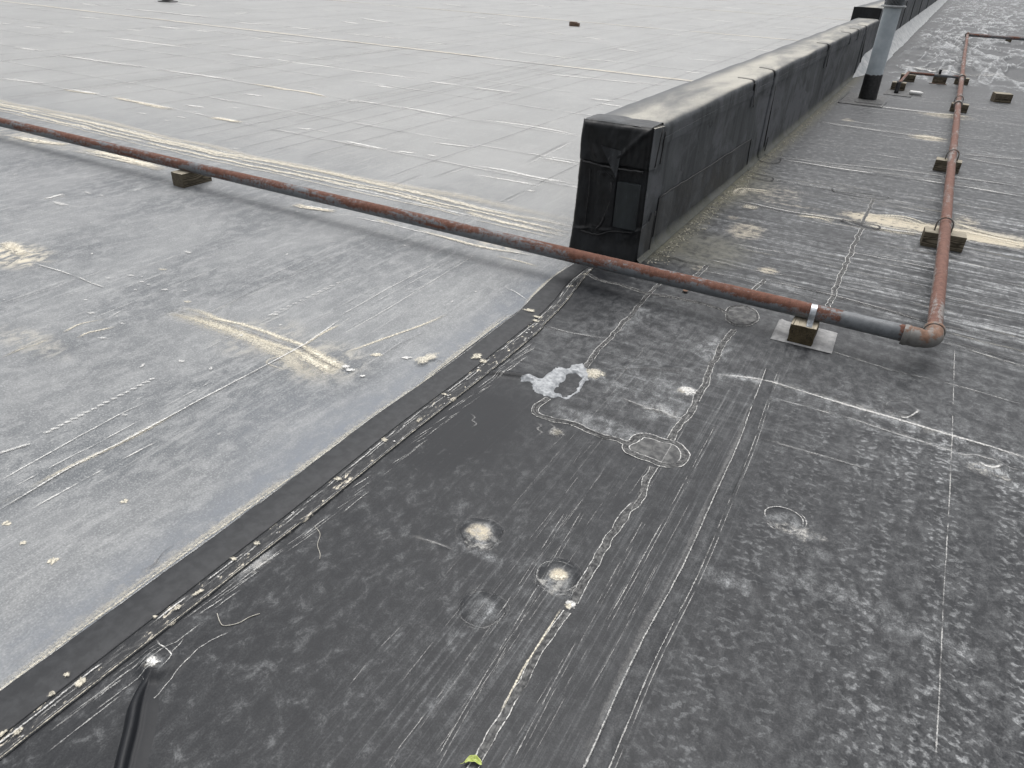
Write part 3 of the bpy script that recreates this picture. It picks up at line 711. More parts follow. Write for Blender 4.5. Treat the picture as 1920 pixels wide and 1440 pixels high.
SW = Stain('chalk_marks', M['chalk'], o_dark, h_strip, .0015); SC = Stain('cream_sediment', M['cream'], o_dark, h_strip, .0030); SD = Stain('seam_and_shade_lines', M['gap'], o_dark, h_strip, .0005)
for q0, q1, q2 in ((A0, A1, A2), (B0, B1, B2)):
    SD.line(q1, .006, .2, .1, .3); SW.line(q1+[.018, 0], .009, .8, .15, .50); SW.line(q1+[.030, 0], .007, .6, .15, .53); SC.line(q2, .005, .7, .05, .32); SW.line(q2-[.008, 0], .004, .5, .05, .4)
    SW.line(q0+[.004, 0], .006, .5, .1, .4)
    n = 50 if q0 is A0 else 10
    for k in range(n):
        t = rng.random()*(len(q1)-1.001)*1.0; i = int(t); f = t-i
        a = q1[i]*(1-f)+q1[i+1]*f; b = q2[i]*(1-f)+q2[i+1]*f; g = rng.random()**.8; c = a*(1-g)+b*g
        if c[1] < .1: continue
        r = rng.uniform(.002, .006)*(1+1.0*(rng.random() < .10)); (SW if rng.random() < .7 else SC).blob(c, r, r*rng.uniform(.8, 2.6), rng.uniform(.4, 1), rng.uniform(-.4, .4))
for (x, y, rx, ry) in ((993, 585, .05, .035), (1008, 597, .045, .02), (1005, 604, .035, .02), (800, 655+20, .05, .10), (895, 672, .035, .05), (905, 680, .03, .03), (722, 829, .022, .018), (833, 743, .02, .012), (634, 901, .02, .014),
                       (152, 1285, .018, .03), (335, 1143, .016, .016), (372, 1115, .012, .025), (482, 1022, .02, .014), (440, 1052, .02, .012), (36, 1378, .012, .02), (8, 1381, .01, .02), (99, 1306, .014, .014), (128, 1270, .012, .012), (293, 1161, .01, .01)):
    SC.blob(G(x, y), rx*.8, ry*.8, .85, rng.uniform(-.3, .3))
# scrub marks right of the lap line
DW = Stain('chalk_marks', M['chalk'], o_dark, h_dark, .0022); DC = Stain('cream_sediment', M['cream'], o_dark, h_dark, .0042); DD = Stain('seam_and_shade_lines', M['gap'], o_dark, h_dark, .0062); DF = Stain('dust_film', M['haze'], o_dark, h_dark, .0012)
for k in range(70):
    i = rng.random(); y_ = .3+2.5*i; x_ = -1.47+rng.uniform(.0, .06)+.02*(y_ > 1.2); L = rng.uniform(.05, .22)
    DW.line([[x_, y_], [x_+.006, y_+L*.5], [x_+.012, y_+L]], .006, rng.uniform(.25, .6), .2, .4)
DF.line(GL([(440, 1075), (480, 1045), (510, 1025)]), .07, .7, .2, .2)

# sealant beads and their chalky edges
def bead(name, pts, wd, hgt=.007, chalk=.75, mat='bead', gap=.25):
    pts = np.asarray(pts, float); P, s = resample(pts, .010)
    t = np.gradient(P, axis=0); t /= np.maximum(np.hypot(*t.T), 1e-9)[:, None]; nn = np.stack([-t[:, 1], t[:, 0]], 1)
    sd_ = rng.random()*90
    P = P+nn*((fbm(s*9+sd_, s*0+5, 33, 4)-.5)*wd*.8)[:, None]
    wl = wd*(.45+.7*fbm(s*24+sd_, s*0, 3, 3)); wr_ = wd*(.45+.7*fbm(s*24+sd_+40, s*0, 3, 3))
    cols = [(-.5, -.006), (-.48, .15), (-.3, .8), (-.1, .55), (0, .3), (.1, .55), (.3, .85), (.48, .15), (.5, -.006)]
    Xs = np.stack([P[:, 0]+nn[:, 0]*c*(wl if c < 0 else wr_) for c, _ in cols], 1); Ys = np.stack([P[:, 1]+nn[:, 1]*c*(wl if c < 0 else wr_) for c, _ in cols], 1)
    Zs = h_dark(Xs, Ys)+np.array([(q*hgt if q > 0 else q) for _, q in cols])[None]+.001+(fbm(Xs*60, Ys*60, 77, 2)-.5)*hgt*.8
    o = grid_mesh(name, Xs, Ys, Zs, M[mat], o_dark)
    for sg, ww in ((-.5, wl), (.5, wr_)):
        q = P+nn*(sg*ww)[:, None]*1.08
        DW.line(q[::2], .0058, chalk, .1, .34, .010, False, False)
    DD.line(P[::2], wd*.22, gap, .2, .35, .01, False)
    return o
bead('sealant_bead', GL([(1215, 552), (1192, 580), (1165, 610), (1140, 637), (1125, 650), (1108, 672), (1096, 690)]), .030)
bead('sealant_bead', GL([(1098, 512), (1125, 525), (1160, 533), (1215, 550), (1255, 556), (1300, 566), (1345, 578), (1362, 588)]), .032, .005, .55, gap=.9)
bead('sealant_bead', GL([(1218, 548), (1238, 530), (1248, 520)]), .028)
bead('sealant_bead', GL([(1030, 747), (1015, 758), (1006, 768), (1010, 779), (1030, 784), (1060, 792), (1090, 803), (1130, 817), (1178, 833)]), .034, .006, .9, gap=.8)
bead('sealant_bead', GL([(1258, 824), (1272, 800), (1288, 778), (1302, 755), (1316, 728), (1330, 695), (1345, 665), (1362, 637), (1376, 618)]), .034, .005)
bead('sealant_bead', GL([(1226, 876), (1216, 898), (1203, 925), (1188, 948), (1170, 972), (1150, 1000), (1128, 1035), (1100, 1080), (1082, 1112), (1072, 1128)]), .034, .004)
bead('sealant_bead', GL([(1060, 1146), (1035, 1185), (1000, 1240), (970, 1295), (945, 1345), (918, 1390), (894, 1430), (870, 1470)]), .028, .0025)
bead('sealant_bead', GL([(1553, 577), (1562, 556), (1570, 530), (1580, 505), (1593, 480), (1606, 450), (1617, 428)]), .034, .004, .95)
bead('sealant_bead', GL([(1618, 420), (1628, 395), (1637, 372)]), .03, .003, .5)
bead('sealant_bead', GL([(1409, 548), (1420, 536), (1432, 526)]), .03, .003, .8)
bead('sealant_bead', GL([(1300, 524), (1312, 512), (1325, 500)]), .035, .003, .8)
q = GL([(1060, 1146), (1035, 1185), (1000, 1240), (970, 1295), (945, 1345)]); DC.line(q-[.013, 0], .009, 1.0, .1, .1)
def fold(pts, wd, hgt):
    P, q = resample(pts, .012); t = np.gradient(P, axis=0); t /= np.hypot(*t.T)[:, None]; nn = np.stack([-t[:, 1], t[:, 0]], 1)
    e = sstep(0, .12, q)*(.75+.5*fbm(q*8, q*0, 3, 2)); prof = [(-1.6, -.15), (-1.0, .02), (-.75, .35), (-.55, .85), (-.15, 1.0), (.1, .78), (.18, .45), (.30, .25), (.55, .30), (.8, .22), (1.3, .05), (2.2, -.12)]
    Xs = np.stack([P[:, 0]+nn[:, 0]*c*wd*(.5+.5*e) for c, _ in prof], 1); Ys = np.stack([P[:, 1]+nn[:, 1]*c*wd*(.5+.5*e) for c, _ in prof], 1)
    Zs = h_dark(Xs, Ys)+np.stack([hgt*z*e if z > 0 else hgt*z+0*e for _, z in prof], 1)+.0005
    return grid_mesh('membrane_fold', Xs, Ys, Zs, M['dark'], o_dark)
fold(GL([(286, 1258), (272, 1290), (262, 1330), (254, 1375), (243, 1420), (232, 1470), (220, 1530)]), .026, .030)
def patch(name, pts, hgt, mat, ring=None, parent=None, label=None):
    P, s = resample(np.vstack([pts, pts[:1]]), .012); P = P[:-1]; c = P.mean(0)
    V = []; n = len(P)
    for k, z in ((1.0, -.012), (.99, hgt*.6), (.95, hgt), (.6, hgt*1.1), (.3, hgt*1.05)):
        for p in P:
            q = c+(p-c)*k; V.append([q[0], q[1], float(h_dark(np.array([q[0]]), np.array([q[1]]))[0])+z])
    V.append([c[0], c[1], float(h_dark(np.array([c[0]]), np.array([c[1]]))[0])+hgt])
    F = []
    for r_ in range(4):
        for k in range(n): F.append((r_*n+k, r_*n+(k+1) % n, (r_+1)*n+(k+1) % n, (r_+1)*n+k))
    for k in range(n): F.append((4*n+k, 4*n+(k+1) % n, 5*n))
    o = pydata(name, V, F, M[mat], parent or o_dark)
    if label: o['label'] = label
    return o
pp = GL([(1186, 829), (1205, 818), (1235, 824), (1268, 834), (1284, 849), (1283, 865), (1268, 874), (1236, 868), (1200, 855), (1180, 846), (1176, 836)])
patch('roof_patch', pp, .003, 'patch'); bead('sealant_bead', np.vstack([pp, pp[:2]]), .036, .005, .95)
pp2 = GL([(1366, 578), (1390, 574), (1414, 584), (1418, 600), (1402, 610), (1378, 610), (1364, 598)])
patch('roof_patch', pp2, .004, 'patch'); bead('sealant_bead', np.vstack([pp2, pp2[:2]]), .022, .006, .7, gap=.9)
for (cx_, cy_, r, ch) in ((-.03, 2.175, .066, 1.3), (.285, 3.22, .072, .35), (-.605, 1.50, .070, .4), (-.92, 1.535, .074, .2), (-.745, 1.255, .07, .25), (.62, 2.95, .085, .15)):
    an = np.linspace(0, 2*math.pi, 28); q = np.stack([cx_+r*np.cos(an)*(1+.06*np.sin(3*an+cx_*9)), cy_+r*np.sin(an)*(1+.05*np.cos(2*an))], 1)
    DW.line(q, .007, ch*.75, .25, .50, .010, False, False); DD.line(q*1.0+[.0, .007], .006, .3, .1, .45, .01, False, False); DW.line((q-[cx_, cy_])*1.14+[cx_, cy_], .006, ch*.4, .3, .52, .01, False, False)
DC.line(GL([(1030, 1080), (1045, 1087), (1060, 1078)]), .03, 1, .3, .1); DW.blob(G(1070, 1134), .018, .022, 1.0); DC.blob(G(1066, 1137), .013, .016, .8)
DW.blob(G(288, 1247), .025, .018, 1.0, .5); DF.blob(G(900, 1012), .085, .06, .8); DW.blob(G(1290, 735), .055, .04, .8); DC.blob(G(1116, 702), .06, .05, .7); DF.blob(G(1495, 995), .10, .04, .8); DF.blob(G(1850, 885), .09, .04, .8); DF.blob(G(1048, 1100), .08, .04, .7); DW.line(GL([(1832, 872), (1848, 882), (1866, 884), (1880, 880)]), .022, .9, .2, .1); DW.line(GL([(1680, 782), (1700, 785), (1718, 776), (1721, 768)]), .012, .9, .2, .1)
q_ = GL([(1437, 690), (1410, 760), (1385, 830), (1335, 940), (1280, 1062), (1195, 1220), (1113, 1400), (1050, 1530)])
strip_mesh('cover_strip', q_+[.004, 0], q_+[.056, 0], .0018, M['dark'], o_dark, edge=.0008, attrs=dict(tone=.062, streak_a=.45, blotch=.15))
# long double scribe lines on the dark roof
for offx, wd, op, ds in ((0, .007, .6, .3), (.055, .006, .5, .38), (.068, .005, .4, .42), (-.012, .03, .10, .45)):
    DW.line(GL([(1437, 690), (1410, 760), (1385, 830), (1335, 940), (1280, 1062), (1195, 1220), (1113, 1400), (1085, 1460)])+[offx, 0], wd, op, .06, ds)
DW.line(GL([(1790, 655), (1785, 800), (1778, 960), (1767, 1150), (1760, 1300), (1752, 1470)]), .007, .55, .05, .42)
for pts in ([(1335, 700), (1250, 850), (1180, 960)], [(1090, 960), (960, 1180), (860, 1350), (810, 1440)], [(1060, 960), (930, 1160), (720, 1440)], [(1215, 960), (1060, 1240), (960, 1430)], [(1340, 800), (1230, 1000), (1130, 1180)], [(1250, 965), (1150, 1145)]):
    DW.line(GL(pts), .005, .40, .08, .46); DW.line(GL(pts)+[.012, 0], .004, .28, .08, .48)
for k in range(36):
    x_ = rng.uniform(-.95, -.32); y_ = rng.uniform(.7, 2.9); L = rng.uniform(.1, .7); DW.line([[x_, y_], [x_+rng.normal()*.003, y_+L/2], [x_, y_+L]], .004, rng.uniform(.10, .30), .1, .46)
# cross lines (dust lying along board joints)
for pts, wd, op in (([(1340, 703), (1440, 716), (1600, 764), (1760, 812), (1960, 872)], .034, .75), ([(1450, 746), (1600, 788), (1760, 840), (1960, 897)], .016, .35), ([(1520, 645), (1640, 685), (1800, 725), (1920, 760)], .010, .45),
                    ([(1400, 815), (1540, 855), (1640, 885)], .010, .3), ([(1160, 745), (1260, 780), (1300, 790)], .010, .4), ([(1020, 610), (1080, 625), (1140, 635)], .016, .35), ([(1760, 640), (1840, 662), (1930, 688)], .016, .7),
                    ([(1440, 528), (1600, 566), (1740, 605)], .014, .45), ([(1275, 790), (1240, 770), (1200, 765)], .03, .35), ([(760, 1000), (850, 1030)], .012, .3), ([(1300, 480), (1420, 508), (1500, 520)], .012, .4)):
    DW.line(GL(pts), wd, op, .15, .36); DF.line(GL(pts), wd*3, op*.6, .2, .35)
for pts, wd, op in (([(1760, 633), (1840, 654), (1930, 680)], .016, .8), ([(1300, 497), (1420, 520), (1560, 556), (1740, 603), (1930, 652)], .016, .55), ([(1216, 470), (1260, 482), (1290, 492), (1330, 500)], .016, .8), ([(1450, 738), (1640, 795), (1930, 882)], .014, .35),
                    ([(910, 700), (960, 704), (1000, 711)], .015, .5), ([(1140, 696), (1200, 691), (1290, 698)], .016, .45), ([(1250, 552), (1290, 560), (1350, 576)], .01, .7)):
    DD.line(GL(pts)-[0, .012], wd, op, .1, .2)  # dark seams, plus shade painted on the near side of the folds
# upper right: seams parallel to the long pipe
def c3(*p): return GL(p, 1280, 0, 3.0)
for pts, wd, op, dk in ((((280, 1130), (560, 1190), (900, 1245), (1100, 1290), (1500, 1350), (1960, 1430)), .03, .5, .7), (((540, 905), (900, 960), (1400, 1030), (1960, 1120)), .05, .8, .5), (((500, 1010), (850, 1075), (1150, 1120)), .025, .4, .9),
                        (((760, 690), (1100, 740), (1450, 785)), .06, .5, .4), (((800, 570), (1100, 605), (1600, 660)), .09, .8, .3), (((1540, 870), (1960, 905)), .05, .4, .4), (((520, 890), (1300, 975), (1960, 1060)), .04, .4, .5), (((880, 480), (1000, 500)), .05, .5, .4),
                        (((1200, 375), (1500, 420), (1960, 460)), .16, .9, .3), (((1560, 890), (1960, 960)), .05, .4, .3)):
    q = c3(*pts); DW.line(q+[0, wd], wd*1.3, op, .12, .32); DF.line(q+[0, wd*2], wd*4, op*.55, .2, .3); DD.line(q, wd*.8, dk, .1, .25)
for pts in (((1300, 770), (1380, 772), (1470, 785)), ((1380, 645), (1500, 650), (1620, 665)), ((1030, 1250), (1200, 1290), (1340, 1300)), ((1540, 1300), (1700, 1330), (1960, 1390)), ((1500, 1240), (1640, 1290), (1960, 1370)), ((640, 1215), (760, 1225), (850, 1250)), ((1040, 1215), (1250, 1225), (1420, 1280)), ((330, 1160), (420, 1180)), ((280, 1105), (330, 1060), (520, 1085))):
    q = c3(*pts); d = np.hypot(*q.mean(0)); DC.line(q, .02*d, .6, .3, .3); DC.line(q, .009*d, .9, .3, .3)
for k in range(120):                    # wind-drawn streaks across the dark roof
    y_ = rng.uniform(4.1, 7.2); x_ = rng.uniform(-1.1, 1.6); L = rng.uniform(.15, .9); (DC if rng.random() < .3 else DW).line([[x_, y_], [x_+L/2, y_+rng.normal()*.02], [x_+L, y_+rng.normal()*.03-.02]], rng.uniform(.006, .03), rng.uniform(.15, .5), .3, .42)
for k in range(90):
    y_ = rng.uniform(7, 14); x_ = rng.uniform(-1.1, 3); L = rng.uniform(.1, .5); DW.line([[x_, y_], [x_+L/2, y_+rng.normal()*.06], [x_+L, y_+rng.normal()*.1]], rng.uniform(.01, .03)*y_/7, rng.uniform(.15, .5), .5, .42)
for y_ in (8.6, 9.9, 10.6, 11.9, 13.2):
    DW.line([[x, y_+.03*math.sin(2*x)] for x in np.linspace(-1.1, 3, 12)], .05, .35, .15, .42)
for pts in (((450, 820), (425, 850), (420, 895), (450, 915), (530, 922), (548, 898), (470, 880), (450, 850)), ((345, 915), (328, 960), (340, 990), (400, 1002), (490, 1020), (506, 1003), (420, 980), (370, 965), (355, 940)), ((890, 1245), (960, 1268), (1060, 1293), (1105, 1288), (1090, 1272), (1000, 1262), (920, 1240), (890, 1245)), ((840, 1065), (850, 1080), (880, 1088), (1050, 1118), (1140, 1122), (1155, 1112), (1100, 1098), (960, 1080))):
    q = c3(*pts); DD.line(q, .022, .95, .1, .1, .02, True, False); DW.line(q+[0, .02], .012, .5, .2, .35)
# curling scratches and dust worms of the foreground
for pts, wd, op in (([(273, 1319), (300, 1300), (366, 1220), (430, 1184)], .004, .7), ([(293, 1200), (316, 1226), (322, 1236), (300, 1262)], .006, .9), ([(322, 1232), (343, 1197)], .004, .7), ([(270, 1275), (270, 1330), (262, 1400), (255, 1440)], .010, .45), ([(267, 1270), (272, 1285), (268, 1320)], .004, .9),
                    ([(1003, 1095), (1012, 1060), (1040, 1055), (1078, 1068)], .005, .5)):
    DW.line(GL(pts), wd, op, .3, .2)
for k in range(0):
    c = np.array([rng.uniform(-1.4, -.65), rng.uniform(.45, 1.5)]); q = [c]; a = rng.uniform(0, 6)
    for j in range(6): a += rng.normal()*.9; q.append(q[-1]+np.array([math.cos(a), math.sin(a)])*.014)
    DW.line(q, .007, rng.uniform(.1, .36), .3, .3, .006)
for x0, y0 in ((880, 790), (1005, 805), (1030, 808)):
    q = [(x0, y0-12), (x0+10, y0-6), (x0+4, y0), (x0+12, y0+6), (x0+4, y0+12)]; DW.line(GL(q), .014, .22, .3, .2, .006)
DC.blob(G(1045, 812), .03, .03, .22); DF.blob(G(1045, 812), .05, .05, .5)
for st in (GC, GW, GW.far, GC.far, GD, GF, SW, SC, SD, DW, DC, DD, DF): st.build()

# silver sealant repair
def inside(x, y, poly):
    r = np.zeros(x.shape, bool); n = len(poly)
    for i in range(n):
        a, b = poly[i], poly[(i+1) % n]; k = (a[1] > y) != (b[1] > y)
        xx = (b[0]-a[0])*(y-a[1])/(b[1]-a[1]+1e-12)+a[0]; r ^= k & (x < xx)
    return r
s7 = 4.174
so_ = resample(GL([(488, 205), (560, 190), (640, 207), (700, 160), (780, 118), (850, 127), (900, 98), (985, 92), (1000, 140), (1022, 192), (1000, 225), (962, 272), (922, 322), (872, 357), (830, 368), (800, 345), (760, 357), (700, 347), (640, 327), (580, 292), (565, 235), (495, 232), (488, 205)], 860, 660, s7), .006)[0]
si_ = resample(GL([(850, 170), (920, 166), (962, 200), (940, 240), (925, 290), (870, 342), (822, 352), (800, 325), (765, 322), (745, 305), (790, 250), (830, 215), (850, 170)], 860, 660, s7), .006)[0]
gx = np.arange(so_[:, 0].min()-.02, so_[:, 0].max()+.02, .0035); gy = np.arange(so_[:, 1].min()-.02, so_[:, 1].max()+.02, .0035)
X, Y = np.meshgrid(gx, gy); wx = X+(vnoise(X*60, Y*60, 3)-.5)*.014; wy = Y+(vnoise(X*60, Y*60, 8)-.5)*.014
ins = inside(wx, wy, so_) & ~inside(wx, wy, si_)
d = np.minimum(dist_poly(X, Y, so_)[0], dist_poly(X, Y, si_)[0])
rid = 1-np.abs(2*fbm(X*26+Y*14, Y*55-X*20, 5, 3)-1)
Zs = h_dark(X, Y)+.0015+.008*sstep(0, .018, d)+.009*(rid-.6)*sstep(0, .02, d)
Zs = np.where(ins, Zs, h_dark(X, Y)-.004)
kp = ins[:-1, :-1] | ins[1:, :-1] | ins[:-1, 1:] | ins[1:, 1:]
o = grid_mesh('silver_sealant', X, Y, Zs, M['silver'], o_dark, keep=kp); o['label'] = 'thick silvery sealant smeared round a repair hole'

# ------------------------------------------------------------------ curb walls
def wall_section(x0, x1, h, r=.045, bulge=.006, foot=True):
    """right-hand foot, right face, rounded top, left face (x, z)"""
    pts = []
    for t in np.linspace(0, 1, 6): pts.append((x1+.040*(1-t)**2, .003+.06*t**1.3))
    for z in np.linspace(.10, h-r-.12, 10): pts.append((x1, z))
    for z in np.linspace(h-r-.10, h-r, 4): pts.append((x1+.003, z))
    for a in np.linspace(0, math.pi/2, 7)[1:]: pts.append((x1+.003-r+r*math.cos(a), h-r+r*math.sin(a)))
    for x in np.linspace(x1-r, x0+r, 10)[1:-1]: pts.append((x, h+.004*math.sin((x-x0)/(x1-x0)*math.pi)))
    for a in np.linspace(math.pi/2, math.pi, 7): pts.append((x0+r+r*math.cos(a), h-r+r*math.sin(a)))
    for z in np.linspace(h-r-.1, 0, 8): pts.append((x0, z))
    return np.array(pts)
def wall_mesh(name, x0, x1, h, ya, yb, mat, parent, step=.06, ratio=1.01, rx=0.0):
    sec = wall_section(x0, x1, h); yy = geo(ya, yb, step, ratio); yy[-1] = yb
    S = np.arange(len(sec))
    Yg, _ = np.meshgrid(yy, S, indexing='ij'); Xg = np.tile(sec[:, 0], (len(yy), 1)); Zg = np.tile(sec[:, 1], (len(yy), 1))
    nn = (fbm(Yg*1.6, Zg*3+Xg*3, 51, 3)-.5)
    top = sstep(h-.08, h-.02, Zg); side = 1-top
    Xg = Xg+side*nn*.011*sstep(0, .12, Zg); Zg = Zg+top*nn*.022*sstep(ya, ya+.6, Yg)+rx*top*(Yg-ya)
    return grid_mesh(name, Xg, Yg, Zg, mat, parent)
WX0, WX1, WH, WY0, WY1 = -1.835, -1.388, .845, 4.19, 17.75
wall = empty('curb_wall', ((WX0+WX1)/2, WY0, 0))
tag(wall, 'long low curb wall wrapped in black roofing membrane with dusty top, nearer one', 'curb wall')
def wp(o): o.parent = wall; o.matrix_parent_inverse = Matrix.Translation((-(WX0+WX1)/2, -WY0, 0)); return o
wp(wall_mesh('wall', WX0, WX1, WH, WY0+.02, WY1, M['wall'], None))
# front end wrap: a sheet with folds
xe = np.linspace(WX0-.004, WX1+.010, 110); ze = np.linspace(0.0, WH+.004, 190)
XE, ZE = np.meshgrid(xe, ze)
u_ = (XE-WX0)/(WX1-WX0)
flare = .030*(1-sstep(0, .16, ZE))
pull = .010*(1-sstep(.62, .66, ZE))
dY = -(.012+flare)+(fbm(XE*7, ZE*5, 81, 4)-.5)*.034+(fbm(XE*22, ZE*7, 83, 3)-.5)*.010
dY -= .012*sstep(.60, .615, ZE)*(1-.5*sstep(.7, .85, ZE))                      # top flap stands proud
dY += -.010*np.exp(-(((XE-(-1.75+.55*(.72-ZE)))/.018)**2))*sstep(.52, .56, ZE)*(1-sstep(.68, .74, ZE))    # tuck folds
dY += -.010*np.exp(-(((XE-(-1.44-.9*(.80-ZE)))/.022)**2))*sstep(.60, .66, ZE)*(1-sstep(.80, .84, ZE))
dY += .010*np.exp(-(((XE+1.555+.05*(ZE-.4))/.010)**2))*sstep(.18, .22, ZE)*(1-sstep(.5, .55, ZE))
dY += -.006*sstep(-1.70, -1.695, XE)*(1-sstep(-1.565, -1.56, XE))*sstep(.19, .2, ZE)*(1-sstep(.55, .56, ZE))
dY -= .010*(1-sstep(.165, .18, ZE+.02*(fbm(XE*9, XE*0, 5, 3)-.5)-.05*u_))       # foot wrap
dY -= .006*np.exp(-((ZE-(.17+.05*u_+.01*np.sin(XE*40)))/.010)**2)
rr = np.minimum(np.minimum(XE-WX0, WX1-XE), (WH-ZE)); rnd = .028*(1-np.sqrt(np.clip(1-(1-np.clip(rr/.028, 0, 1))**2, 0, 1)))
XE2 = XE-.012*(1-u_)*(1-ZE/WH)+.006*(u_)*(1-ZE/WH)
wp(grid_mesh('end_wrap', XE2, WY0+dY+rnd, ZE+.004*(u_-.5)*sstep(.7, .85, ZE)-.0*rnd, M['black']))
gx, gy = np.meshgrid(np.linspace(WX0+.012, WX1-.006, 40), np.linspace(0, 1, 16)); ye = WY0+.008+gy*(.16+.10*(fbm(gx*9, gx*0, 7, 3)-.3)+.05*(gx-WX0))
gz = WH+.006+.006*np.sin((gx-WX0)/(WX1-WX0)*math.pi)+(fbm(gx*8, ye*30, 9, 3)-.5)*.006; gz[-1] -= .02; gz[0] -= .006
wp(grid_mesh('top_flap', gx, ye, gz, M['blk2']))
# corner wraps along the side, top lap edge, patches
def face_patch(name, poly, thick, mat, x=None, top=False):
    """polygon of (y, z) lying on the right-hand face"""
    x = WX1+.012 if x is None else x
    bm = bmesh.new(); vs_ = [bm.verts.new((x, p[0], p[1])) for p in poly]; f = bm.faces.new(vs_)
    r = bmesh.ops.extrude_face_region(bm, geom=[f])
    for v in [g for g in r['geom'] if isinstance(g, bmesh.types.BMVert)]: v.co.x -= thick+.02
    bmesh.ops.recalc_face_normals(bm, faces=bm.faces[:])
    return wp(from_bm(name, bm, M[mat], None))
def jag(a, b, n, amp): return [(a[0]+(b[0]-a[0])*t+random.uniform(-amp, amp)*.5, a[1]+(b[1]-a[1])*t+random.uniform(-amp, amp)) for t in np.linspace(0, 1, n)]
face_patch('side_patch', jag((4.50, .10), (7.05, .04), 18, .006)+jag((7.10, .285), (4.52, .36), 22, .010), .003, 'blk2', WX1+.0085)
face_patch('corner_wrap', [(4.21, .02), (4.43, .015), (4.455, .27), (4.40, .29), (4.36, .24), (4.30, .235), (4.21, .22)], .003, 'blk2', WX1+.011)
face_patch('corner_wrap', [(4.21, .60), (4.37, .58), (4.39, .63), (4.41, .83), (4.21, .845)], .004, 'wall', WX1+.0095)
face_patch('lap_strip', jag((4.42, .715), (17.7, .700), 60, .005)+jag((17.7, .752), (4.42, .758), 60, .005), .002, 'wall', WX1+.0075)
# vertical joint laps running over the top of the wall
def joint(y, z_lo, wd=.16, onto=None, name='joint_strip'):
    sec = wall_section(WX0, WX1, WH+.007); sec[:, 0] += np.where(sec[:, 0] > (WX0+WX1)/2, .0125, -.01)
    k = (sec[:, 1] >= z_lo) & (np.arange(len(sec)) < 29); sec = sec[k]
    yy = np.array([y, y+.004, y+wd*.3, y+wd*.7, y+wd-.004, y+wd]); dn = np.array([-.012, 0, .001, .001, 0, -.012])
    Xg = np.tile(sec[:, 0], (6, 1)); Zg = np.tile(sec[:, 1], (6, 1)); Yg = np.tile(yy[:, None], (1, len(sec)))+.006*np.sin(Zg*21+y)
    cxm = (WX0+WX1)/2; up = (Zg > WH-.05)
    Xg = Xg+np.where(up, 0, dn[:, None]*np.sign(Xg-cxm)); Zg = Zg+np.where(up, dn[:, None]*.6, 0)+(fbm(Yg*1.6, Zg*3+Xg*3, 51, 3)-.5)*.022*up
    return wp(grid_mesh(name, Xg, Yg, Zg, M['wall']))
joint(6.80, .60, .13); joint(7.62, .02, .16); joint(10.95, .55, .18); joint(15.3, .05, .25); joint(13.2, .64, .06); joint(14.2, .64, .06)
# dark open seams: thin sunken lines of sealant
def wall_seam(y0, z0, y1, z1, wd=.010, jagn=9, x=None):
    q = jag((y0, z0), (y1, z1), jagn, .006); pts = [(((WX1+.0105) if x is None else x), a, b) for a, b in q]
    V, F = tube(pts, wd*.5, 6); return wp(pydata('sealant_seam', V, F, M['tar']))
wall_seam(7.76, .73, 7.87, .08, .012); wall_seam(6.93, .82, 6.90, .60); wall_seam(6.78, .82, 6.86, .63, .016); wall_seam(11.0, .84, 11.16, .55, .02); wall_seam(15.4, .75, 15.9, .20, .02)
wall_seam(4.515, .365, 7.09, .292, .009, 24); wall_seam(7.12, .29, 7.17, .05, .010); wall_seam(4.46, .28, 4.44, .02, .010); wall_seam(4.36, .82, 4.31, .60, .012); wall_seam(4.43, .80, 4.41, .60, .008); wall_seam(7.95, .02, 7.99, .16, .010)
# seams on the end face
def end_seam(pts, wd=.008, mat='tar'):
    P = resample(np.array(pts), .02)[0]; V, F = tube([(a+random.uniform(-.002, .002), WY0-.030-.022*(1-float(sstep(.05, .22, b)))-(.012 if b > .59 else 0)+.012, b+random.uniform(-.003, .003)) for a, b in P], wd*.5, 6)
    return wp(pydata('sealant_seam', V, F, M[mat]))
end_seam([(-1.80, .605), (-1.70, .598), (-1.58, .59), (-1.40, .60)], .012); end_seam([(-1.83, .165), (-1.75, .155), (-1.66, .15), (-1.56, .19), (-1.42, .21)], .010); end_seam([(-1.60, .50), (-1.59, .40), (-1.615, .30), (-1.64, .22), (-1.67, .18)], .016); end_seam([(-1.75, .56), (-1.745, .42), (-1.752, .19)], .006)
end_seam([(-1.69, .50), (-1.685, .54), (-1.65, .56), (-1.60, .53), (-1.575, .50)], .004)
bmf = bmesh.new(); tri = [(-1.685, .715), (-1.55, .70), (-1.565, .535)]
vs_ = [bmf.verts.new((a, WY0-.036, b)) for a, b in tri]; f = bmf.faces.new(vs_); r = bmesh.ops.extrude_face_region(bmf, geom=[f])
for v in [g for g in r['geom'] if isinstance(g, bmesh.types.BMVert)]: v.co.y += .03
bmesh.ops.recalc_face_normals(bmf, faces=bmf.faces[:]); wp(from_bm('folded_flap', bmf, M['blk2']))
bmf = box_bm(-1.555, -1.405, WY0-.030, WY0-.004, .225, .515, .004); o = wp(from_bm('end_patch', bmf, M['slate'])); o['label'] = 'slate coloured rectangular patch on the end of the wall'
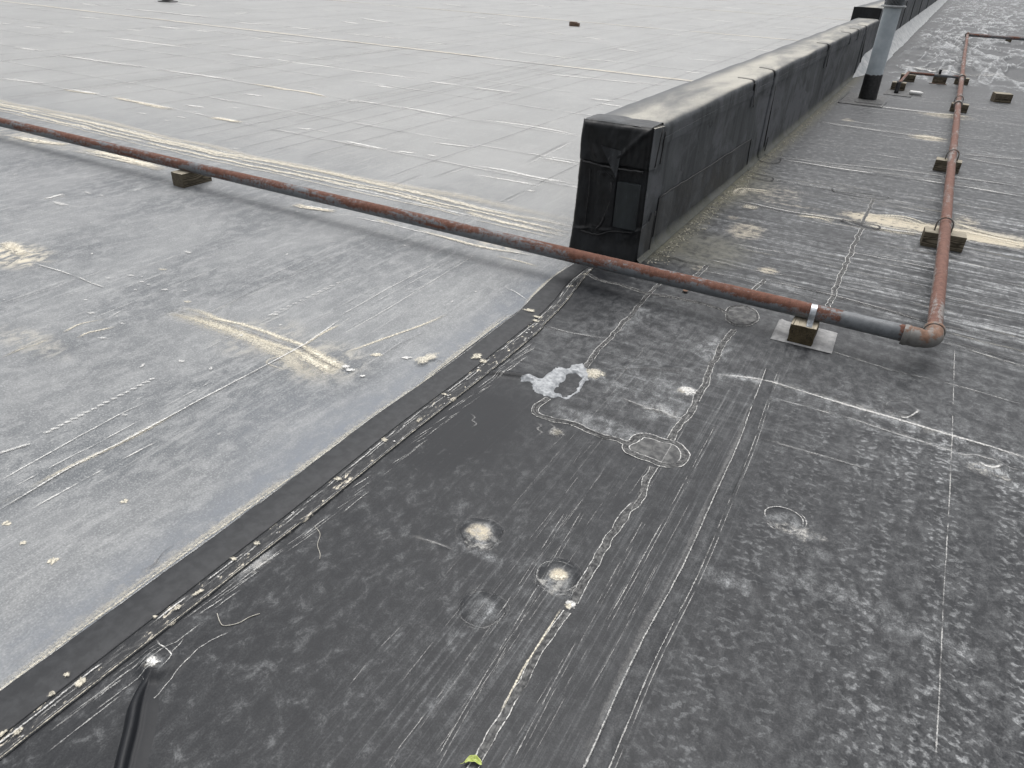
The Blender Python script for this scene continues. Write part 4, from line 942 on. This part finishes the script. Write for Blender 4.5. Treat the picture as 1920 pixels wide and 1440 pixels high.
# taller wall beyond
W2 = empty('curb_wall', (-1.66, 17.7, 0)); tag(W2, 'taller far stretch of curb wall with a black end behind the vent pipe', 'curb wall')
def wp2(o): o.parent = W2; o.matrix_parent_inverse = Matrix.Translation((1.66, -17.7, 0)); return o
wp2(wall_mesh('wall', -1.93, -1.40, 1.04, 17.72, 120, M['wall'], None, .12, 1.02))
XE, ZE = np.meshgrid(np.linspace(-1.935, -1.40, 30), np.linspace(.6, 1.04, 30))
wp2(grid_mesh('end_wrap', XE, 17.70-.015+(fbm(XE*6, ZE*6, 91, 3)-.5)*.03, ZE, M['black']))
for y_ in (19.5, 22, 25, 29, 34, 40, 50):
    V, F = tube([(-1.388, y_, 1.0), (-1.386, y_+.06, .5), (-1.388, y_+.1, .25)], .012, 6); wp2(pydata('sealant_seam', V, F, M['tar']))
# pale cant strip along the far wall
yy = geo(14.9, 120, .06, 1.012); cc = np.linspace(0, 1, 14)
Yg, Cg = np.meshgrid(yy, cc, indexing='ij'); g = sstep(14.9, 16.6, Yg)
Xg = -1.392+.30*Cg*g+.02*(1-g); Zg = .006+(.30*(1-Cg)**1.4*g)+(.03*np.sin(Cg*math.pi)*g)+(fbm(Yg*5, Cg*2, 95, 3)-.5)*.05*g*np.sin(np.clip(Cg, 0, 1)*math.pi)
Xg = Xg+(fbm(Yg*1.2, Cg, 97, 2)-.5)*.06*Cg
o = wp2(grid_mesh('cant_strip', Xg, Yg, Zg, M['cant'])); o['label'] = 'pale puckered membrane cant at the foot of the far wall'
# grit and moss at the foot of the wall
V, F = [], []
for k in range(620):
    y_ = 4.25+abs(rng.normal())*2.6 if k < 480 else rng.uniform(4.3, 14); x_ = -1.335+abs(rng.normal())*.055+.01; r = rng.uniform(.0025, .008)*(1+.5*(rng.random() < .1)); b = len(V)
    zz = float(h_dark(np.array([x_]), np.array([y_]))[0])+r*.4
    for i, (a, c, e) in enumerate(((1, 0, 0), (-1, 0, 0), (0, 1, 0), (0, -1, 0), (0, 0, 1), (0, 0, -1))):
        s_ = r*rng.uniform(.6, 1.3); V.append((x_+a*s_, y_+c*s_, zz+e*s_*.8))
    for f in ((0, 2, 4), (2, 1, 4), (1, 3, 4), (3, 0, 4), (2, 0, 5), (1, 2, 5), (3, 1, 5), (0, 3, 5)): F.append(tuple(b+i for i in f))
o = pydata('grit', V, F, M['stone'], None, False); tag(o, 'pale crumbs of grit and moss along the foot of the curb wall', 'grit', kind='stuff')

# ------------------------------------------------------------------ gas line
PR, PZ = .0425, .153
gas = empty('gas_line', (.33, 3.70, 0)); tag(gas, 'rusted steel gas pipe running across the roof, turning at an elbow along the wall', 'pipe')
def gp(o): o.parent = gas; o.matrix_parent_inverse = Matrix.Translation((-.33, -3.70, 0)); return o
def run(name, a, b, r, mat, sag=0.0, n=60):
    a, b = np.array(a), np.array(b); pts = []
    for t in np.linspace(0, 1, n):
        p = a+(b-a)*t; pts.append((p[0]+sag*math.sin(t*9)*.4*(abs(b[1]-a[1]) > 3), p[1]+sag*math.sin(t*7)*.5*(abs(b[0]-a[0]) > 3), p[2]+sag*math.sin(t*11+1)*.3))
    V, F = tube(pts, r, 28); return gp(pydata(name, V, F, M[mat]))
EX, EY = .345, 3.70
run('pipe', (EX-.07, EY+.02, PZ), (-16, EY-.02, PZ-.004), PR, 'rustx', .008, 120)
run('pipe', (EX, EY+.09, PZ), (EX-.01, 12.0, PZ+.005), PR*.86, 'rusty', .006, 90)
run('pipe', (EX-.01, 12.05, PZ+.005), (EX+.02, 26.75, PZ+.01), PR*.86, 'rusty', .008, 90)
pts = []; R_ = .062
for t in np.linspace(0, math.pi/2, 12): pts.append((EX-R_+R_*math.sin(t), EY+.012+R_-R_*math.cos(t), PZ))
pts = [(EX-.125, EY+.012, PZ), (EX-.095, EY+.012, PZ)]+pts+[(EX, EY+.115, PZ), (EX, EY+.135, PZ)]
rad = [.0490, .0490]+[.0450]*12+[.0455, .0455]; rad[2] = .0495; rad[-3] = .0460
V, F = tube(pts, .055, 28, True, rad); el = gp(pydata('elbow', V, F, M['fit']))
for (c, ax) in (((EX-.125, EY+.012, PZ), 'x'), ((EX, EY+.135, PZ), 'y')):
    V, F = lathe([(.036, -.012), (.0505, -.012), (.0525, -.004), (.0525, .010), (.0505, .016), (.036, .016)], 28, ax, c); o = pydata('collar', V, F, M['fit'], el, False)
    o.data.set_sharp_from_angle(angle=.6); o.parent = el
def coupling(c, ax, r=.054, L=.05, mat='fit'):
    V, F = lathe([(r*.8, -L), (r, -L), (r*1.03, -L*.7), (r*1.03, L*.7), (r, L), (r*.8, L)], 24, ax, c); return gp(pydata('coupling', V, F, M[mat], None, True))
coupling((EX-.01, 12.02, PZ+.005), 'y'); coupling((EX+.002, 15.35, PZ+.006), 'y', .058, .09)
coupling((EX+.02, 26.8, PZ+.01), 'y', .065, .07); run('pipe', (EX+.02, 26.8, PZ+.01), (9, 27.2, PZ+.02), PR*1.05, 'rustx', .004, 40)
BZ = .165
run('branch_pipe', (EX, 15.35, BZ), (-.47, 15.25, BZ), .023, 'rustx', 0, 8); run('branch_pipe', (-.50, 15.25, BZ), (-.54, 13.75, BZ-.02), .023, 'rusty', 0, 8); run('branch_pipe', (-.54, 13.78, BZ+.01), (-.54, 13.75, .0), .034, 'tar', 0, 6)
V, F = lathe([(.015, -.03), (.029, -.03), (.029, .03), (.015, .03)], 16, 'y', (-.49, 15.25, BZ)); gp(pydata('elbow', V, F, M['fit']))
V, F = lathe([(.015, -.03), (.029, -.03), (.029, .03), (.015, .03)], 16, 'x', (-.02, 15.31, BZ)); gp(pydata('coupling', V, F, M['fit']))
V, F = lathe([(.012, -.02), (.02, -.02), (.02, .05), (.03, .05), (.03, .065), (.012, .065)], 12, 'z', (-.01, 15.31, BZ+.03)); gp(pydata('valve_stem', V, F, M['tar']))

# ------------------------------------------------------------------ timber blocks
def block(cx_, cy_, lx, ly, lz, rz, label, mat='wood', group='timber pipe supports', z0=.0):
    t = empty('wood_block', (cx_, cy_, z0), rz); tag(t, label, 'wood block', group)
    along_x = lx > ly
    bm = box_bm(-min(lx, ly)/2, min(lx, ly)/2, -max(lx, ly)/2, max(lx, ly)/2, 0, lz, .005, 2)
    bmesh.ops.subdivide_edges(bm, edges=[e for e in bm.edges if e.calc_length() > .05], cuts=5, use_grid_fill=True)
    for v in bm.verts:
        n_ = (float(vnoise(v.co.x*30+cx_*7, v.co.y*18+v.co.z*25, 3))-.5)*.006; v.co.x += n_; v.co.z += n_*.5*(v.co.z > .01)
    o = from_bm('timber', bm, M[mat], t, True, .6)
    if along_x: o.rotation_euler = (0, 0, math.pi/2)
    return t
def strap(t, axis, zc, r, wd, mat='zinc', foot=.05):
    """metal strap bent over the pipe; axis is the pipe direction in the block's own frame"""
    prof = []
    for a in np.linspace(-.15, math.pi+.15, 18): prof.append((r*math.cos(a), zc+r*math.sin(a)))
    zt = zc-PR-.002
    prof = [(r+foot, zt), (r+.012, zt), (r+.003, zt+.015)]+prof+[(-r-.003, zt+.015), (-r-.012, zt), (-r-foot, zt)]
    V, F = [], []
    for i, (s, z) in enumerate(prof):
        for q in (-wd/2, wd/2):
            for th in (0, .003):
                k = 1+th/max(.03, math.hypot(s, z-zc)); p = (s*k, zc+(z-zc)*k) if 2 < i < len(prof)-3 else (s, z+th)
                V.append((q, p[0], p[1]) if axis == 'x' else (p[0], q, p[1]))
    for i in range(len(prof)-1):
        a = i*4; b = a+4; F += [(a, b, b+2, a+2), (a+1, a+3, b+3, b+1), (a, a+1, b+1, b), (a+2, b+2, b+3, a+3)]
    o = pydata('strap', V, F, M[mat], t, False); o.data.polygons.foreach_set('use_smooth', [True]*len(o.data.polygons)); o.data.set_sharp_from_angle(angle=.7)
    return o
def hoop(t, zc, r, rw=.005, axis='y', mat='fit'):
    pts = [(r, 0, zc-.05)]+[(r*math.cos(a), 0, zc+r*math.sin(a)) for a in np.linspace(0, math.pi, 16)]+[(-r, 0, zc-.05)]
    V, F = tube(pts, rw, 8); return pydata('pipe_hoop', V, F, M[mat], t)
b = block(-.243, 3.735, .125, .25, .110, .02, 'timber block with visible end grain strapped to the pipe, on a pale square pad')
s_ = strap(b, 'x', PZ, PR+.002, .030); s_.location.x = .02; s_.location.y = -.025; s_.rotation_euler.z = .06
V, F = lathe([(.001, 0), (.006, 0), (.005, .003), (.001, .004)], 10, 'z', (.018, -.105, .112)); pydata('nail', V, F, M['zinc'], b)
block(-5.045, 3.74, .135, .27, .112, -.04, 'timber block under the long pipe out on the pale grey roof', 'wood2')
bb = [(.36, 5.83, .27, .14, 'timber block nearest the elbow under the pipe along the wall, beside a cream stain', .06, True),
      (.325, 8.42, .23, .14, 'second timber block from the elbow under the pipe along the wall', -.03, True),
      (.375, 12.53, .22, .14, 'third timber block from the elbow, level with the vent pipe foot', .02, True),
      (.37, 15.85, .22, .14, 'timber block under the pipe where the thin branch pipe joins', .03, False)]
for x, y, lx, ly, lab, rz, hp in bb:
    t = block(x, y, lx, ly, .108, rz, lab, 'wood2')
    if hp:
        h_ = hoop(t, PZ+.004, PR+.010, .006); h_.location.x = EX-.005-x; h_.rotation_euler.z = -rz
block(.02, 15.62, .22, .14, .115, -.02, 'timber block on a rusty plate under the middle of the branch pipe', 'wood2', z0=.012)
block(-.49, 15.50, .24, .14, .118, 0, 'timber block under the far corner of the branch pipe', 'wood2')
block(-.55, 14.17, .21, .14, .122, -.03, 'timber block where the branch pipe drops to the roof beside the vent pipe', 'wood2')
block(.945, 14.08, .24, .20, .128, .25, 'loose cracked timber block lying alone right of the pipe', 'wood2', 'loose timber')
block(1.49, 27.75, .16, .12, .125, 0, 'small dark timber block under the far cross pipe at the right edge', 'wood2')
o = from_bm('rusty_plate', box_bm(-.13, .15, 15.50, 15.60, .004, .012, .002), M['fit']); tag(o, 'thin rusty metal plate under a timber block of the branch pipe', 'plate')
# pad under the front block
gx, gy = np.meshgrid(np.linspace(-.155, .155, 24), np.linspace(-.13, .14, 22))
zz = .006+.0035*fbm(gx*9, gy*9, 5, 2)+.012*np.clip(-(gx+.10)/.055, 0, 1)**2; edge_ = (np.abs(gx) > .154) | (gy < -.129) | (gy > .139)
zz = np.where(edge_, 0.0, zz); ca, sa = math.cos(.03), math.sin(.03)
o = grid_mesh('support_pad', gx*ca-gy*sa-.232, gx*sa+gy*ca+3.73, zz+.004, M['pad']); tag(o, 'pale grey square rubber pad under the front timber block', 'pad')
gx, gy = np.meshgrid(np.linspace(-.19, .19, 14), np.linspace(-.16, .17, 14)); edge_ = (np.abs(gx) > .18) | (np.abs(gy) > .155)
o = grid_mesh('support_pad', gx-5.03, gy+3.75, np.where(edge_, -.004, .005)+h_grey(gx-5.03, gy+3.75), M['grey'], attrs=dict(streak=np.ones(gx.shape)*.5)); tag(o, 'thin grey membrane pad under the timber block on the grey roof', 'pad')

# ------------------------------------------------------------------ vent pipe
VX, VY = -.872, 12.78
vent = empty('vent_pipe', (VX, VY, 0)); tag(vent, 'tall blue-grey vent pipe with black coated foot and flanged top beside the wall', 'vent pipe')
V, F = lathe([(.10, .30), (.122, .30), (.122, .34), (.119, .36), (.119, 1.25), (.10, 1.25)], 36); o = pydata('pipe', V, F, M['vent'], vent); o.data.set_sharp_from_angle(angle=.7)
pr = [(.11, 0.0)]+[(.130-.012*z, z) for z in np.linspace(.0, .34, 14)]+[(.124, .352), (.11, .352)]
V, F = lathe(pr, 36); V = [(x*(1+.03*(float(vnoise(math.atan2(y, x)*3+20, z*9))-.5)), y*(1+.03*(float(vnoise(math.atan2(y, x)*3+20, z*9))-.5)), z+(.02*(float(vnoise(math.atan2(y, x)*4+9, 2.0))-.5) if z > .3 else 0)) for x, y, z in V]
pydata('mastic_boot', V, F, M['tar'], vent)
V, F = lathe([(.10, 1.245), (.165, 1.25), (.172, 1.262), (.165, 1.274), (.10, 1.276)], 40); o = pydata('flange', V, F, M['cant'], vent)
bm = bmesh.new()
for k in range(44):
    a = 2*math.pi*k/44; bmx = box_bm(-.004, .004, -.002, .002, 1.276, 1.40); bmesh.ops.transform(bmx, matrix=Matrix.Rotation(a, 4, 'Z') @ Matrix.Translation((.128, 0, 0)), verts=bmx.verts[:]); me_ = bpy.data.meshes.new('t'); bmx.to_mesh(me_); bm.from_mesh(me_); bmx.free(); bpy.data.meshes.remove(me_)
from_bm('screen_cage', bm, M['zinc'], vent)
V, F = lathe([(.001, 1.44), (.10, 1.43), (.175, 1.40), (.175, 1.392), (.001, 1.39)], 36); pydata('rain_cap', V, F, M['vent'], vent)
V, F = lathe([(.09, 1.27), (.11, 1.27), (.11, 1.39), (.09, 1.39)], 24); pydata('inner_collar', V, F, M['tar'], vent)
# flashing sheet around the foot of the vent
def flat_patch(cx_, cy_, w_, l_, z, mat, rz=0.0, name='roof_patch'):
    gx, gy = np.meshgrid(np.linspace(-w_/2, w_/2, 24), np.linspace(-l_/2, l_/2, 24)); e = (np.abs(gx) > w_*.495) | (np.abs(gy) > l_*.495)
    x_ = gx*math.cos(rz)-gy*math.sin(rz)+cx_; y_ = gx*math.sin(rz)+gy*math.cos(rz)+cy_
    return grid_mesh(name, x_, y_, h_dark(x_, y_)+np.where(e, -.006, z), M[mat], o_dark)
flat_patch(VX-.03, VY-.12, .60, 1.3, .004, 'patch'); flat_patch(-.50, 13.95, .42, 1.0, .004, 'patch', -.05)
for pts in ([(-1.20, 12.02), (-.60, 12.03), (-.58, 12.6)], [(-1.2, 13.3), (-1.2, 12.05)], [(-1.0, 12.25), (-.62, 12.28)], [(-.7, 13.45), (-.3, 13.43), (-.29, 13.9)]):
    P = resample(np.array(pts), .05, False)[0]; V, F = tube([(a, b_, float(h_dark(np.array([a]), np.array([b_]))[0])+.006) for a, b_ in P], .005, 6, True); pydata('sealant_bead', V, F, M['tar'], o_dark)

# ------------------------------------------------------------------ odds and ends lying about
V, F = lathe([(.001, -.10), (.022, -.10), (.03, -.08), (.03, .06), (.022, .10), (.001, .10)], 16, 'x'); o = pydata('plastic_cap', V, F, M['white']); o.location = (-.25, 13.75, .035); o.rotation_euler = (0, 0, -.15); tag(o, 'short white plastic pipe stub lying near the branch pipe foot', 'pipe stub')
c = G(1077, 49); t = empty('brick_scrap', (c[0], c[1], 0)); tag(t, 'small dark broken block lying far out on the grey roof', 'brick')
from_bm('block', box_bm(-.14, .06, -.07, .07, 0, .11, .012), M['brick'], t); from_bm('chip', box_bm(.075, .15, -.06, .05, 0, .09, .015), M['brick'], t)
c = G(315, 3); post = empty('roof_drain_post', (c[0], c[1], 0)); tag(post, 'short black post cut off by the top edge of the picture', 'post')
V, F = lathe([(.001, 0), (.30, 0), (.28, .02), (.17, .03), (.16, .5), (.19, .5), (.19, .56), (.001, .58)], 24); pydata('stub', V, F, M['tar'], post)
# leaf
c = G(888, 1431); leaf = empty('leaf', (c[0], c[1], float(h_dark(np.array([c[0]]), np.array([c[1]]))[0])+.004), .35); tag(leaf, 'curled yellow-green leaf at the bottom edge of the picture', 'leaf')
uu, vv = np.meshgrid(np.linspace(-1, 1, 17), np.linspace(-1, 1, 9)); hw = .0085*np.sqrt(np.clip(1-uu**2, 0, 1))**.8
o = grid_mesh('blade', uu*.022, vv*hw-.010*uu**2+.004, .004+.006*(1-np.abs(vv))**1.0*0+.007*np.abs(vv)**1.3*(1-uu**2)+.002*uu**2+.0015*np.sin(uu*9), M['leaf'], leaf)
md = o.modifiers.new('s', 'SOLIDIFY'); md.thickness = .0006
V, F = tube([(-.031, -.012, .004), (-.026, -.011, .005), (-.021, -.006, .006), (0, .003, .005), (.02, -.005, .005)], .0007, 6); pydata('stem', V, F, M['leaf'], leaf)
# twigs
def twig(pts, r, label):
    q = resample(GL(pts), .008)[0]; V, F = tube([(a, b_, float(h_dark(np.array([a]), np.array([b_]))[0])+r+.001) for a, b_ in q], r, 6); o = pydata('twig', V, F, M['twig']); tag(o, label, 'twig')
twig([(590, 985), (600, 1000), (595, 1020), (600, 1037), (599, 1047)], .0011, 'thin bleached wavy twig lying right of the lap strip')
twig([(407, 1150), (412, 1165), (420, 1173), (447, 1168), (467, 1157), (487, 1150)], .0013, 'hooked pale twig lying near the bottom left fold')
# small rusty flake near the pipe
c = G(1285, 547); bm = bmesh.new(); bmesh.ops.create_icosphere(bm, subdivisions=2, radius=.020)
for v in bm.verts: v.co.z = v.co.z*.35+.006; v.co *= 1+.35*(float(vnoise(v.co.x*70+5, v.co.y*70+v.co.z*50))-.5)
o = from_bm('rust_flake', bm, M['fit'], None, True); o.location = (c[0], c[1], .003); tag(o, 'small orange-brown rust flake on the dark roof in front of the pipe', 'rust flake')
